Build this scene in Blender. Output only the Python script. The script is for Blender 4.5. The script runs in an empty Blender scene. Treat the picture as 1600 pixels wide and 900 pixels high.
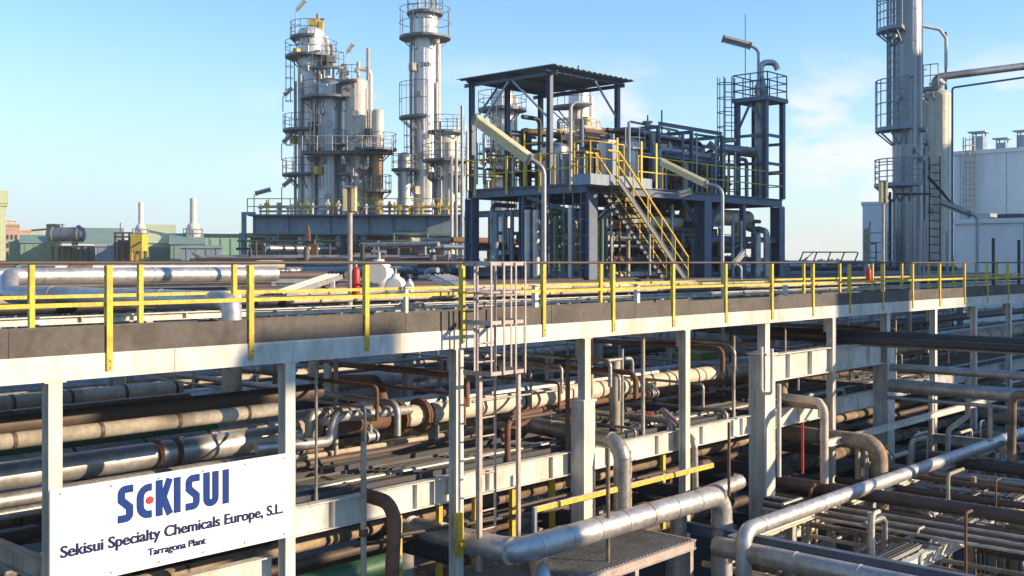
import bpy, math, random
from mathutils import Vector, Matrix
random.seed(7)
R = math.radians
SC = bpy.context.scene
COL = SC.collection

# ------------------------------------------------------------------ camera
# world X runs along the pipe rack, world Y across it, Z = 0 at eye level
YAW = 42.4
ca, sa = math.cos(R(YAW)), math.sin(R(YAW))
FPX, CX, HY = 1700.0, 800.0, 410.0
G = -9.0                                   # ground level
cam = bpy.data.cameras.new('camera')
cam.sensor_width = 36.0
cam.lens = 36.0 * FPX / 1600.0
cam.shift_y = -40.0 / 1600.0
cam.clip_end = 6000
camo = bpy.data.objects.new('camera', cam)
camo.location = (0, 0, 0)
camo.rotation_euler = (R(90), 0, R(YAW - 90))
COL.objects.link(camo)
SC.camera = camo

# ------------------------------------------------------------------ world, sun, exposure
SUN_AZ = math.atan2(-0.858, 0.513)         # direction towards the sun, in world XY
SUN_EL = R(18.0)
SKY_STRENGTH = 0.14
SUN_STRENGTH = 5.0
EXPOSURE = 0.62
w = bpy.data.worlds.new('World'); SC.world = w; w.use_nodes = True
nt = w.node_tree; N = nt.nodes; L = nt.links
for n in list(N): N.remove(n)
out = N.new('ShaderNodeOutputWorld'); bg = N.new('ShaderNodeBackground')
sky = N.new('ShaderNodeTexSky'); sky.sky_type = 'NISHITA'; sky.sun_disc = False
sky.sun_elevation = SUN_EL
sky.sun_rotation = math.pi / 2 - SUN_AZ
sky.air_density = 1.0; sky.dust_density = 0.0; sky.ozone_density = 3.0; sky.altitude = 20
tc = N.new('ShaderNodeTexCoord')
mp = N.new('ShaderNodeMapping'); mp.inputs['Scale'].default_value = (1.0, 1.0, 2.3)
L.new(tc.outputs['Generated'], mp.inputs['Vector'])
nz = N.new('ShaderNodeTexNoise'); nz.inputs['Scale'].default_value = 8.5; nz.inputs['Detail'].default_value = 8; nz.inputs['Roughness'].default_value = 0.6
L.new(mp.outputs['Vector'], nz.inputs['Vector'])
cr = N.new('ShaderNodeValToRGB'); cr.color_ramp.elements[0].position = 0.49; cr.color_ramp.elements[1].position = 0.62
L.new(nz.outputs['Fac'], cr.inputs['Fac'])
sx = N.new('ShaderNodeSeparateXYZ'); L.new(tc.outputs['Generated'], sx.inputs['Vector'])
band = N.new('ShaderNodeMapRange'); band.interpolation_type = 'SMOOTHSTEP'
band.inputs['From Min'].default_value = 0.20; band.inputs['From Max'].default_value = 0.13
L.new(sx.outputs['Z'], band.inputs['Value'])
# the cloud bank lies low over one quarter of the horizon
dirn = N.new('ShaderNodeVectorMath'); dirn.operation = 'DOT_PRODUCT'
L.new(tc.outputs['Generated'], dirn.inputs[0]); dirn.inputs[1].default_value = (0.95, 0.31, 0)
az = N.new('ShaderNodeMapRange'); az.interpolation_type = 'SMOOTHSTEP'
az.inputs['From Min'].default_value = 0.74; az.inputs['From Max'].default_value = 0.90
L.new(dirn.outputs['Value'], az.inputs['Value'])
m1 = N.new('ShaderNodeMath'); m1.operation = 'MULTIPLY'; L.new(band.outputs[0], m1.inputs[0]); L.new(az.outputs[0], m1.inputs[1])
m2 = N.new('ShaderNodeMath'); m2.operation = 'MULTIPLY'; L.new(m1.outputs[0], m2.inputs[0]); L.new(cr.outputs['Color'], m2.inputs[1])
m3 = N.new('ShaderNodeMath'); m3.operation = 'MULTIPLY'; m3.inputs[1].default_value = 0.6; L.new(m2.outputs[0], m3.inputs[0])
mixc = N.new('ShaderNodeMixRGB'); mixc.inputs['Color2'].default_value = (5.6, 5.1, 5.1, 1)
hsv = N.new('ShaderNodeHueSaturation'); hsv.inputs['Saturation'].default_value = 1.1; hsv.inputs['Value'].default_value = 1.2
L.new(sky.outputs['Color'], hsv.inputs['Color'])
hz = N.new('ShaderNodeMapRange'); hz.interpolation_type = 'SMOOTHSTEP'
hz.inputs['From Min'].default_value = 0.24; hz.inputs['From Max'].default_value = 0.0; hz.inputs['To Max'].default_value = 0.85
L.new(sx.outputs['Z'], hz.inputs['Value'])
hmix = N.new('ShaderNodeMixRGB'); hmix.inputs['Color2'].default_value = (2.85, 3.7, 4.3, 1)   # pale haze layer over the horizon
azi = N.new('ShaderNodeMapRange'); azi.inputs['From Min'].default_value = 0.70; azi.inputs['From Max'].default_value = 0.95; azi.inputs['To Min'].default_value = 1.0; azi.inputs['To Max'].default_value = 0.62
L.new(dirn.outputs['Value'], azi.inputs['Value'])
hm = N.new('ShaderNodeMath'); hm.operation = 'MULTIPLY'; L.new(hz.outputs[0], hm.inputs[0]); L.new(azi.outputs[0], hm.inputs[1])
L.new(hm.outputs[0], hmix.inputs['Fac']); L.new(hsv.outputs['Color'], hmix.inputs['Color1'])
L.new(m3.outputs[0], mixc.inputs['Fac']); L.new(hmix.outputs['Color'], mixc.inputs['Color1'])
L.new(mixc.outputs['Color'], bg.inputs['Color']); bg.inputs['Strength'].default_value = SKY_STRENGTH
L.new(bg.outputs[0], out.inputs['Surface'])
sun = bpy.data.lights.new('sun', 'SUN'); sun.energy = SUN_STRENGTH; sun.angle = R(0.5); sun.color = (1.0, 0.78, 0.52)
suno = bpy.data.objects.new('sun', sun); COL.objects.link(suno)
tosun = Vector((math.cos(SUN_AZ) * math.cos(SUN_EL), math.sin(SUN_AZ) * math.cos(SUN_EL), math.sin(SUN_EL)))
suno.rotation_euler = tosun.to_track_quat('Z', 'Y').to_euler()
SC.view_settings.view_transform = 'Standard'
SC.view_settings.look = 'None'
SC.view_settings.exposure = EXPOSURE
SC.view_settings.gamma = 1.0
SC.view_settings.use_curve_mapping = False
SC.render.engine = 'CYCLES'
SC.cycles.max_bounces = 6

# ------------------------------------------------------------------ pixel helpers (used only to choose real positions)
def wp(px, py, t):
    x = (px - CX) / FPX
    return Vector((t * (ca + sa * x), t * (sa - ca * x), (HY - py) / FPX * t))
def atV(px, V):
    x = (px - CX) / FPX
    t = V / (sa - ca * x)
    return t * (ca + sa * x)
def atU(px, U):
    x = (px - CX) / FPX
    t = U / (ca + sa * x)
    return t * (sa - ca * x)
def CM(px, t, z=0.0):
    o = wp(px, HY, t)
    return Matrix.Translation((o.x, o.y, z)) @ Matrix.Rotation(R(YAW - 90), 4, 'Z')

# ------------------------------------------------------------------ materials
MATS = {}
def mat(name, col, rough=0.6, metal=0.0, dirt=None, amt=0.3, scale=2.0, bump=0.0, streak=1.0, vary=0.18, lo=0.45, hi=0.7, sect=0.0, runs=0.0):
    m = bpy.data.materials.new(name); m.use_nodes = True
    n = m.node_tree.nodes; l = m.node_tree.links
    b = n['Principled BSDF']
    b.inputs['Metallic'].default_value = metal
    geo = n.new('ShaderNodeNewGeometry')
    mp = n.new('ShaderNodeMapping'); mp.inputs['Scale'].default_value = (1, 1, streak)
    l.new(geo.outputs['Position'], mp.inputs['Vector'])
    n1 = n.new('ShaderNodeTexNoise'); n1.inputs['Scale'].default_value = scale; n1.inputs['Detail'].default_value = 6; n1.inputs['Roughness'].default_value = 0.65
    l.new(mp.outputs['Vector'], n1.inputs['Vector'])
    r1 = n.new('ShaderNodeMapRange'); r1.inputs['From Min'].default_value = lo; r1.inputs['From Max'].default_value = hi
    r1.inputs['To Max'].default_value = amt
    l.new(n1.outputs['Fac'], r1.inputs['Value'])
    mx = n.new('ShaderNodeMixRGB'); mx.inputs['Color1'].default_value = (*col, 1)
    d = dirt or tuple(c * 0.45 for c in col)
    mx.inputs['Color2'].default_value = (*d, 1)
    l.new(r1.outputs[0], mx.inputs['Fac'])
    n2 = n.new('ShaderNodeTexNoise'); n2.inputs['Scale'].default_value = scale * 6.3; n2.inputs['Detail'].default_value = 4
    l.new(mp.outputs['Vector'], n2.inputs['Vector'])
    r2 = n.new('ShaderNodeMapRange'); r2.inputs['From Min'].default_value = 0.3; r2.inputs['From Max'].default_value = 0.7
    r2.inputs['To Min'].default_value = 1 - vary; r2.inputs['To Max'].default_value = 1 + vary * 0.6
    l.new(n2.outputs['Fac'], r2.inputs['Value'])
    ml = n.new('ShaderNodeMixRGB'); ml.blend_type = 'MULTIPLY'; ml.inputs['Fac'].default_value = 1
    l.new(mx.outputs[0], ml.inputs['Color1']); l.new(r2.outputs[0], ml.inputs['Color2'])
    outc = ml.outputs[0]
    if runs:                                   # narrow vertical rust runs and chips
        mq = n.new('ShaderNodeMapping'); mq.inputs['Scale'].default_value = (9, 9, 0.7); l.new(geo.outputs['Position'], mq.inputs['Vector'])
        n5 = n.new('ShaderNodeTexNoise'); n5.inputs['Scale'].default_value = 1.0; n5.inputs['Detail'].default_value = 5; n5.inputs['Roughness'].default_value = 0.7; l.new(mq.outputs[0], n5.inputs['Vector'])
        r5 = n.new('ShaderNodeMapRange'); r5.inputs['From Min'].default_value = 0.60; r5.inputs['From Max'].default_value = 0.74; r5.inputs['To Max'].default_value = runs; l.new(n5.outputs['Fac'], r5.inputs['Value'])
        m6 = n.new('ShaderNodeMixRGB'); m6.inputs['Color2'].default_value = (0.20, 0.09, 0.04, 1); l.new(r5.outputs[0], m6.inputs['Fac']); l.new(outc, m6.inputs['Color1']); outc = m6.outputs[0]
    if sect:                                   # jackets are sheeted in lengths that weather differently
        sp = n.new('ShaderNodeVectorMath'); sp.operation = 'MULTIPLY'; sp.inputs[1].default_value = (0.62, 0.5, 0.35); l.new(geo.outputs['Position'], sp.inputs[0])
        fl = n.new('ShaderNodeVectorMath'); fl.operation = 'FLOOR'; l.new(sp.outputs[0], fl.inputs[0])
        wn = n.new('ShaderNodeTexWhiteNoise'); l.new(fl.outputs[0], wn.inputs['Vector'])
        r3 = n.new('ShaderNodeMapRange'); r3.inputs['To Min'].default_value = 1 - sect; r3.inputs['To Max'].default_value = 1.08; l.new(wn.outputs['Value'], r3.inputs['Value'])
        m4 = n.new('ShaderNodeMixRGB'); m4.blend_type = 'MULTIPLY'; m4.inputs['Fac'].default_value = 1
        l.new(outc, m4.inputs['Color1']); l.new(r3.outputs[0], m4.inputs['Color2']); outc = m4.outputs[0]
    l.new(outc, b.inputs['Base Color'])
    rr = n.new('ShaderNodeMapRange'); rr.inputs['To Min'].default_value = max(0.05, rough - 0.12); rr.inputs['To Max'].default_value = min(1, rough + 0.15)
    l.new(n2.outputs['Fac'], rr.inputs['Value']); l.new(rr.outputs[0], b.inputs['Roughness'])
    if bump:
        bp = n.new('ShaderNodeBump'); bp.inputs['Strength'].default_value = bump; bp.inputs['Distance'].default_value = 0.02
        l.new(n1.outputs['Fac'], bp.inputs['Height']); l.new(bp.outputs[0], b.inputs['Normal'])
    MATS[name] = m
    return m
RUST = (0.16, 0.06, 0.025)
CREAM = mat('cream_paint', (0.72, 0.69, 0.61), 0.55, 0, (0.36, 0.27, 0.17), 0.55, 1.3, streak=0.35, runs=0.6)
CREAM_OLD = mat('worn_cream_paint', (0.50, 0.49, 0.45), 0.65, 0, (0.20, 0.155, 0.12), 0.8, 2.2, streak=0.5, runs=0.75)
PINK = mat('faded_pink_paint', (0.50, 0.425, 0.38), 0.65, 0, (0.3, 0.19, 0.14), 0.6, 3.0, runs=.5)
YELLOW = mat('yellow_paint', (0.76, 0.52, 0.05), 0.6, 0, (0.40, 0.22, 0.05), 0.6, 5.0, streak=0.5, runs=.6, vary=.28)
NAVY = mat('blue_steel_paint', (0.115, 0.155, 0.225), 0.5, 0, (0.06, 0.06, 0.07), 0.5, 1.6, runs=.35)
BLUEGREY = mat('blue_grey_paint', (0.26, 0.33, 0.40), 0.55, 0, (0.15, 0.17, 0.19), 0.5, 0.9, streak=0.3, runs=.25)
ALU = mat('aluminium_jacket', (0.60, 0.59, 0.585), 0.44, 0.62, (0.36, 0.31, 0.26), 0.6, 1.6, bump=0.06, sect=0.2, runs=.2)
ALU_DULL = mat('dull_aluminium_jacket', (0.50, 0.49, 0.47), 0.45, 0.6, (0.24, 0.18, 0.13), 0.7, 2.2, bump=0.08, sect=0.4)
SHELL = mat('vessel_cladding', (0.74, 0.72, 0.70), 0.38, 0.4, (0.54, 0.50, 0.46), 0.35, 0.7, bump=0.03, streak=0.3, vary=.1, sect=.15, runs=.3)
SHELL_DARK = mat('grey_vessel_cladding', (0.40, 0.41, 0.43), 0.34, 0.7, (0.31, 0.31, 0.32), 0.3, 0.9, bump=0.02, streak=0.25, vary=.1, sect=.12, runs=.12)
STEELCOL = mat('brushed_grey_cladding', (0.27, 0.28, 0.295), 0.33, 0.72, (0.21, 0.21, 0.22), 0.35, 0.9, bump=0.02, streak=0.2, vary=.12, sect=.14, runs=.12)
SHELL_WARM = mat('beige_vessel_cladding', (0.70, 0.64, 0.53), 0.5, 0.15, (0.44, 0.33, 0.22), 0.5, 1.0, streak=0.3, runs=.4)
BROWN_SHELL = mat('orange_brown_cladding', (0.42, 0.22, 0.10), 0.6, 0.1, (0.24, 0.10, 0.05), 0.6, 1.0, streak=0.3)
GALV = mat('galvanised_steel', (0.38, 0.39, 0.40), 0.5, 0.5, (0.2, 0.17, 0.15), 0.5, 2.5)
LAG = mat('beige_pipe_lagging', (0.62, 0.55, 0.44), 0.8, 0, (0.27, 0.19, 0.12), 0.75, 2.4, bump=0.15, sect=0.4)
LAG_CLEAN = mat('cream_pipe_lagging', (0.74, 0.67, 0.55), 0.75, 0, (0.40, 0.28, 0.18), 0.5, 2.0, bump=0.12, sect=0.15)
LAG_DIRTY = mat('dirty_pipe_lagging', (0.40, 0.30, 0.20), 0.85, 0, (0.10, 0.06, 0.04), 0.9, 2.4, bump=0.2, sect=0.5)
RUSTY = mat('rusty_steel', (0.185, 0.095, 0.055), 0.85, 0, (0.085, 0.045, 0.03), 0.8, 4.0, bump=0.1)
DARKPIPE = mat('dark_brown_pipe', (0.085, 0.062, 0.05), 0.6, 0, (0.16, 0.09, 0.055), 0.5, 2.5)
BLACK = mat('black_cable_sheath', (0.022, 0.021, 0.022), 0.55, 0, (0.06, 0.05, 0.045), 0.5, 3.0)
GREEN = mat('green_pipe_paint', (0.035, 0.13, 0.06), 0.5, 0, (0.07, 0.09, 0.05), 0.6, 1.8)
LIME = mat('light_green_paint', (0.26, 0.36, 0.10), 0.6, 0, (0.14, 0.17, 0.06), 0.6, 2)
GRATE = mat('steel_grating', (0.13, 0.125, 0.12), 0.7, 0.2, (0.07, 0.06, 0.05), 0.6, 3)
TOE = mat('grey_brown_kick_plate', (0.125, 0.11, 0.095), 0.8, 0, (0.05, 0.045, 0.04), 0.85, 1.6, bump=0.12, runs=.35, vary=.25)
RED = mat('red_paint', (0.62, 0.035, 0.02), 0.4, 0, (0.3, 0.03, 0.02), 0.4, 3)
WHITE = mat('white_sign_face', (0.90, 0.90, 0.90), 0.45, 0, (0.86, 0.86, 0.85), 0.2, 1, vary=0.01)
LBLUE = mat('blue_lettering', (0.003, 0.035, 0.20), 0.85, 0, (0.003, 0.03, 0.18), 0.2, 1, vary=0.03)
LNAVY = mat('dark_blue_lettering', (0.003, 0.018, 0.10), 0.85, 0, (0.003, 0.018, 0.1), 0.2, 1, vary=0.03)
LRED = mat('red_dot_paint', (0.65, 0.015, 0.04), 0.5, 0, (0.6, 0.02, 0.04), 0.2, 1, vary=0.03)
LBLACK = mat('black_stencil', (0.06, 0.05, 0.05), 0.7)
LAMPC = mat('lamp_housing', (0.84, 0.70, 0.36), 0.4, 0, (0.5, 0.38, 0.18), 0.4, 4)
LAMPG = mat('lamp_diffuser', (0.78, 0.74, 0.60), 0.2, 0, (0.4, 0.38, 0.32), 0.4, 4)
BWHITE = mat('white_wall_cladding', (0.74, 0.76, 0.76), 0.7, 0, (0.58, 0.60, 0.60), 0.5, 0.35, streak=0.2, vary=0.06, runs=0.12)
BBEIGE = mat('pale_green_render', (0.56, 0.60, 0.36), 0.85, 0, (0.42, 0.45, 0.28), 0.5, 0.3, vary=0.08)
BGREEN = mat('green_shed_cladding', (0.21, 0.32, 0.27), 0.75, 0, (0.13, 0.2, 0.17), 0.6, 0.4, vary=0.1)
BLGREEN = mat('mint_green_cladding', (0.27, 0.46, 0.32), 0.75, 0, (0.18, 0.32, 0.22), 0.5, 0.4, vary=0.1)
BORANGE = mat('salmon_brick', (0.56, 0.36, 0.25), 0.85, 0, (0.42, 0.26, 0.18), 0.6, 0.6, vary=0.15)
PALE = mat('pale_chimney_paint', (0.72, 0.66, 0.60), 0.7, 0, (0.5, 0.4, 0.34), 0.5, 0.5, streak=0.3)
CONC = mat('stained_concrete', (0.085, 0.078, 0.07), 0.9, 0, (0.035, 0.03, 0.027), 0.8, 0.35, bump=0.15)
DARKST = mat('dark_steel', (0.05, 0.055, 0.065), 0.6, 0.1, (0.10, 0.06, 0.04), 0.5, 1.5)
RAILG = mat('dull_dark_railing', (0.17, 0.18, 0.20), 0.55, 0.2, (0.10, 0.09, 0.08), 0.5, 2.0)
LEAF = mat('dark_foliage', (0.045, 0.065, 0.03), 0.8, 0, (0.08, 0.09, 0.04), 0.7, 1.0)

# ------------------------------------------------------------------ mesh builder
class MB:
    def __init__(s, xf=None):
        s.v = []; s.f = []; s.sm = []; s.xf = xf
    def add(s, vs, fs, smooth=False):
        b = len(s.v)
        if s.xf is not None: vs = [s.xf @ Vector(p) for p in vs]
        s.v.extend(Vector(p) for p in vs)
        for f in fs:
            s.f.append([b + i for i in f]); s.sm.append(smooth if isinstance(smooth, bool) else smooth)
        return s
    def box(s, x0, y0, z0, x1, y1, z1):
        vs = [(x0,y0,z0),(x1,y0,z0),(x1,y1,z0),(x0,y1,z0),(x0,y0,z1),(x1,y0,z1),(x1,y1,z1),(x0,y1,z1)]
        return s.add(vs, [(3,2,1,0),(4,5,6,7),(0,1,5,4),(1,2,6,5),(2,3,7,6),(3,0,4,7)])
    def sweep(s, prof, p, q, xax):
        p, q = Vector(p), Vector(q); d = (q - p).normalized()
        x = Vector(xax); x = (x - d * x.dot(d)).normalized(); y = d.cross(x)
        n = len(prof)
        vs = [p + x * a + y * b for a, b in prof] + [q + x * a + y * b for a, b in prof]
        fs = [(i, (i + 1) % n, n + (i + 1) % n, n + i) for i in range(n)] + [tuple(range(n))[::-1], tuple(range(n, 2 * n))]
        return s.add(vs, fs)
    def bar(s, p, q, wx, wy, xax=(0, 0, 1)):      # rectangular bar; wx measured along xax
        a, b = wx / 2, wy / 2
        return s.sweep([(-a, -b), (a, -b), (a, b), (-a, b)], p, q, xax)
    def ibeam(s, p, q, wf, h, xax=(0, 0, 1), tf=None, tw=None):   # h along xax, flange width across
        tf = tf or h * 0.09; tw = (tw or h * 0.06) / 2
        a, b = h / 2, wf / 2
        pr = [(-a,-b),(-a+tf,-b),(-a+tf,-tw),(a-tf,-tw),(a-tf,-b),(a,-b),(a,b),(a-tf,b),(a-tf,tw),(-a+tf,tw),(-a+tf,b),(-a,b)]
        return s.sweep(pr, p, q, xax)
    def angle(s, p, q, wdt, xax, t=0.012):
        pr = [(0,0),(wdt,0),(wdt,t),(t,t),(t,wdt),(0,wdt)]
        return s.sweep(pr, p, q, xax)
    def tube(s, pts, r, n=12, bend=None, caps=True, k=6):
        pts = [Vector(p) for p in pts]
        if bend is None: bend = r * 3
        path = [pts[0]]
        for i in range(1, len(pts) - 1):
            a, b, c = pts[i - 1], pts[i], pts[i + 1]
            d1 = (a - b); d2 = (c - b); l1, l2 = d1.length, d2.length
            d1.normalize(); d2.normalize()
            th = d1.angle(d2)
            if th > 3.1 or bend <= 0: path.append(b); continue
            cut = min(bend / math.tan(th / 2), l1 * 0.49, l2 * 0.49)
            rad = cut * math.tan(th / 2)
            bis = (d1 + d2).normalized(); ctr = b + bis * (rad / math.sin(th / 2))
            v1 = (b + d1 * cut) - ctr; v2 = (b + d2 * cut) - ctr
            tot = v1.angle(v2)
            ax = v1.cross(v2).normalized()
            for j in range(k + 1):
                path.append(ctr + Matrix.Rotation(tot * j / k, 3, ax) @ v1)
        path.append(pts[-1])
        T = [(path[min(i + 1, len(path) - 1)] - path[max(i - 1, 0)]).normalized() for i in range(len(path))]
        up = Vector((0, 0, 1)) if abs(T[0].z) < 0.9 else Vector((1, 0, 0))
        x = T[0].cross(up).normalized()
        rings = []
        for i, p in enumerate(path):
            if i: x = (x - T[i] * x.dot(T[i])).normalized()
            y = T[i].cross(x)
            rings.append([p + (x * math.cos(2 * math.pi * j / n) + y * math.sin(2 * math.pi * j / n)) * r for j in range(n)])
        vs = [p for rg in rings for p in rg]; fs = []
        for i in range(len(rings) - 1):
            for j in range(n):
                fs.append((i * n + j, (i + 1) * n + j, (i + 1) * n + (j + 1) % n, i * n + (j + 1) % n))
        s.add(vs, fs, True)
        if caps:
            m = len(rings)
            s.add(rings[0], [tuple(range(n))]); s.add(rings[-1], [tuple(range(n))[::-1]])
        return s
    def cyl(s, p, q, r, n=12): return s.tube([p, q], r, n)
    def bands(s, p, q, r, step, wid=0.035, n=12, k=1.035, off=0.5):
        p, q = Vector(p), Vector(q); d = q - p; ln = d.length; d.normalize()
        a = step * off
        while a < ln - wid:
            s.tube([p + d * a, p + d * (a + wid)], r * k + 0.004, n); a += step
        return s
    def lathe(s, prof, c, n=20, smooth=True):      # prof: (radius, z) from bottom to top around vertical axis at c
        c = Vector(c); vs = []; fs = []
        for (r, z) in prof:
            for j in range(n):
                t = 2 * math.pi * j / n
                vs.append(c + Vector((r * math.cos(t), r * math.sin(t), z)))
        for i in range(len(prof) - 1):
            for j in range(n):
                fs.append((i * n + j, i * n + (j + 1) % n, (i + 1) * n + (j + 1) % n, (i + 1) * n + j))
        s.add(vs, fs, smooth)
        if prof[0][0] > 0.001: s.add(vs[:n], [tuple(range(n))[::-1]])
        if prof[-1][0] > 0.001: s.add(vs[-n:], [tuple(range(n))])
        return s
    def rails(s, pts, h=1.1, r=0.02, sp=1.3, levels=(1.0, 0.5), closed=False, n=6):
        pts = [Vector(p) for p in pts]
        if closed: pts = pts + [pts[0]]
        for lv in levels:
            s.tube([p + Vector((0, 0, h * lv)) for p in pts], r, n, bend=0)
        for a, b in zip(pts, pts[1:]):
            k = max(1, round((b - a).length / sp))
            for i in range(k):
                p = a.lerp(b, i / k); s.tube([p, p + Vector((0, 0, h))], r * 1.1, n)
        s.tube([pts[-1], pts[-1] + Vector((0, 0, h))], r * 1.1, n)
        return s
    def ladder(s, p, z1, side, wdt=0.45, r=0.022, step=0.33):
        p = Vector(p); sd = Vector(side).normalized() * wdt / 2
        for k in (-1, 1): s.tube([p + sd * k, (p + sd * k) + Vector((0, 0, z1 - p.z))], r, 6)
        z = p.z + step
        while z < z1 - 0.1:
            c = Vector((p.x, p.y, z)); s.tube([c - sd, c + sd], r * 0.7, 5); z += step
        return s
    def cage(s, p, z0, z1, outw, rad=0.38, step=0.9, r=0.018, n=8):
        o = Vector(outw).normalized(); sd = Vector((-o.y, o.x, 0)); c0 = Vector(p)
        def pt(a, z): return Vector((c0.x, c0.y, z)) + o * (rad * (0.9 + math.sin(a) * 0.95)) + sd * (rad * math.cos(a))
        angs = [R(-40) + R(260) * i / n for i in range(n + 1)]
        z = z0
        while z <= z1 + 0.01:
            s.tube([pt(a, z) for a in angs], r, 5, bend=0); z += step
        for i in (1, n // 2 - 1, n // 2 + 1, n - 1): s.tube([pt(angs[i], z0), pt(angs[i], z1)], r, 5)
        return s
    def arc_deck(s, c, r0, r1, a0, a1, z, th=0.14, n=14):
        c = Vector(c); vs = []; fs = []
        for i in range(n + 1):
            a = a0 + (a1 - a0) * i / n; u = Vector((math.cos(a), math.sin(a), 0))
            for rr, zz in ((r0, z - th), (r1, z - th), (r1, z), (r0, z)): vs.append(Vector((c.x, c.y, zz)) + u * rr)
        for i in range(n):
            b = i * 4
            for j in range(4): fs.append((b + j, b + (j + 1) % 4, b + 4 + (j + 1) % 4, b + 4 + j))
        fs += [(0, 1, 2, 3), tuple(n * 4 + j for j in (3, 2, 1, 0))]
        return s.add(vs, fs)
    def arc_rail(s, c, r1, a0, a1, z, h=1.1, r=0.025, n=14, levels=(1, 0.5)):
        c = Vector(c); P = [Vector((c.x + r1 * math.cos(a0 + (a1 - a0) * i / n), c.y + r1 * math.sin(a0 + (a1 - a0) * i / n), z)) for i in range(n + 1)]
        for lv in levels: s.tube([p + Vector((0, 0, h * lv)) for p in P], r, 6, bend=0)
        for i in range(0, n + 1, 2): s.tube([P[i], P[i] + Vector((0, 0, h))], r, 6)
        return s

# ------------------------------------------------------------------ objects
REG = {}
def matof(loc, rz): return Matrix.Translation(Vector(loc)) @ Matrix.Rotation(rz, 4, 'Z')
LABELS = {}
def setlab(o, label, cat, group=None, kind=None):
    if label:
        o['label'] = label; LABELS.setdefault(label, []).append(o.name)
    if cat: o['category'] = cat
    if group: o['group'] = group
    if kind: o['kind'] = kind
def thing(name, label, cat, loc, rz=0.0, group=None):
    o = bpy.data.objects.new(name, None); o.empty_display_size = 0.2
    o.location = loc; o.rotation_euler = (0, 0, rz); COL.objects.link(o)
    REG[o.name] = matof(loc, rz); setlab(o, label, cat, group)
    return o
def mk(name, mb, m, M):
    inv = M.inverted()
    me = bpy.data.meshes.new(name)
    me.from_pydata([inv @ v for v in mb.v], [], mb.f)
    me.polygons.foreach_set('use_smooth', mb.sm)
    me.materials.append(m); me.update()
    o = bpy.data.objects.new(name, me); COL.objects.link(o)
    return o
def part(name, mb, m, parent, label=None):
    M = REG[parent.name]
    o = mk(name, mb, m, M); o.parent = parent; REG[o.name] = M
    if label: o['label'] = label
    return o
def solo(name, mb, m, label, cat, group=None, kind=None):
    xs = [v.x for v in mb.v]; ys = [v.y for v in mb.v]; zs = [v.z for v in mb.v]
    loc = ((min(xs) + max(xs)) / 2, (min(ys) + max(ys)) / 2, min(zs))
    M = Matrix.Translation(loc); o = mk(name, mb, m, M); o.location = loc; REG[o.name] = M
    setlab(o, label, cat, group, kind); return o
def dup(root, loc, rz, label, group=None):
    r = root.copy(); COL.objects.link(r); r.location = loc; r.rotation_euler = (0, 0, rz)
    REG[r.name] = matof(loc, rz); setlab(r, label, None, group)
    for ch in list(root.children):
        c = ch.copy(); COL.objects.link(c); c.parent = r
        for g in ch.children:
            d = g.copy(); COL.objects.link(d); d.parent = c
    return r
ORD = ['first','second','third','fourth','fifth','sixth','seventh','eighth','ninth','tenth','eleventh','twelfth','thirteenth','fourteenth','fifteenth','sixteenth','seventeenth','eighteenth','nineteenth','twentieth']
ORD += ['twenty-' + q for q in ORD[:9]] + ['thirtieth'] + ['thirty-' + q for q in ORD[:9]]
V3 = Vector
LATE = []
def pipe(pts, r, m, label, group=None, bands=2.2, n=12, bend=None, flanges=(), name='pipe', bandmat=None, cat='pipe'):
    mb = MB(); mb.tube(pts, r, n, bend)
    o = None; nf = len(mb.f)
    if bands:
        for a, b in zip(pts, pts[1:]):
            if (V3(b) - V3(a)).length > 1.2:
                mb.bands(a, b, r, bands, n=n, off=random.uniform(0.2, 0.7), k=1.03, wid=0.05 if m in (LAG, LAG_DIRTY, LAG_CLEAN) else 0.03)
    o = solo(name, mb, m, label, cat, group)
    if m in (LAG, LAG_DIRTY, LAG_CLEAN) and len(mb.f) > nf:
        o.data.materials.append(DARKPIPE); o.data.polygons.foreach_set('material_index', [0] * nf + [1] * (len(mb.f) - nf))
    for (fp, d) in flanges:
        d = V3(d).normalized(); f = MB(); fp = V3(fp)
        f.tube([fp - d * 0.05, fp - d * 0.008], r * 1.55, 14); f.tube([fp + d * 0.008, fp + d * 0.05], r * 1.55, 14)
        part('flange', f, RUSTY if m not in (ALU, ALU_DULL) else GALV, o)
    return o
#==STRUCTURE==

# ================================================================== GROUND
g = MB()
NG = 24
def gp(i): s = (i / NG) * 2 - 1; return 1200 * s * abs(s) ** 1.5
for i in range(NG):
    for j in range(NG):
        x0, x1, y0, y1 = gp(i), gp(i + 1), gp(j), gp(j + 1)
        g.add([(x0, y0, G), (x1, y0, G), (x1, y1, G), (x0, y1, G)], [(0, 1, 2, 3)])
solo('ground', g, CONC, None, None, kind='structure')

# ================================================================== WALKWAY
VF, VB = 12.4, 15.5                       # front and rear edge of the walkway
U0, U1 = -6.0, 82.0
t = thing('walkway', 'long elevated walkway with cream edge beam and grey kick plate carrying yellow guard posts', 'walkway', (20, 14, -1.1))
b = MB(); b.ibeam((U0, VF + 0.06, -1.23), (U1, VF + 0.06, -1.23), 0.12, 0.30, tf=0.016, tw=0.012)
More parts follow.
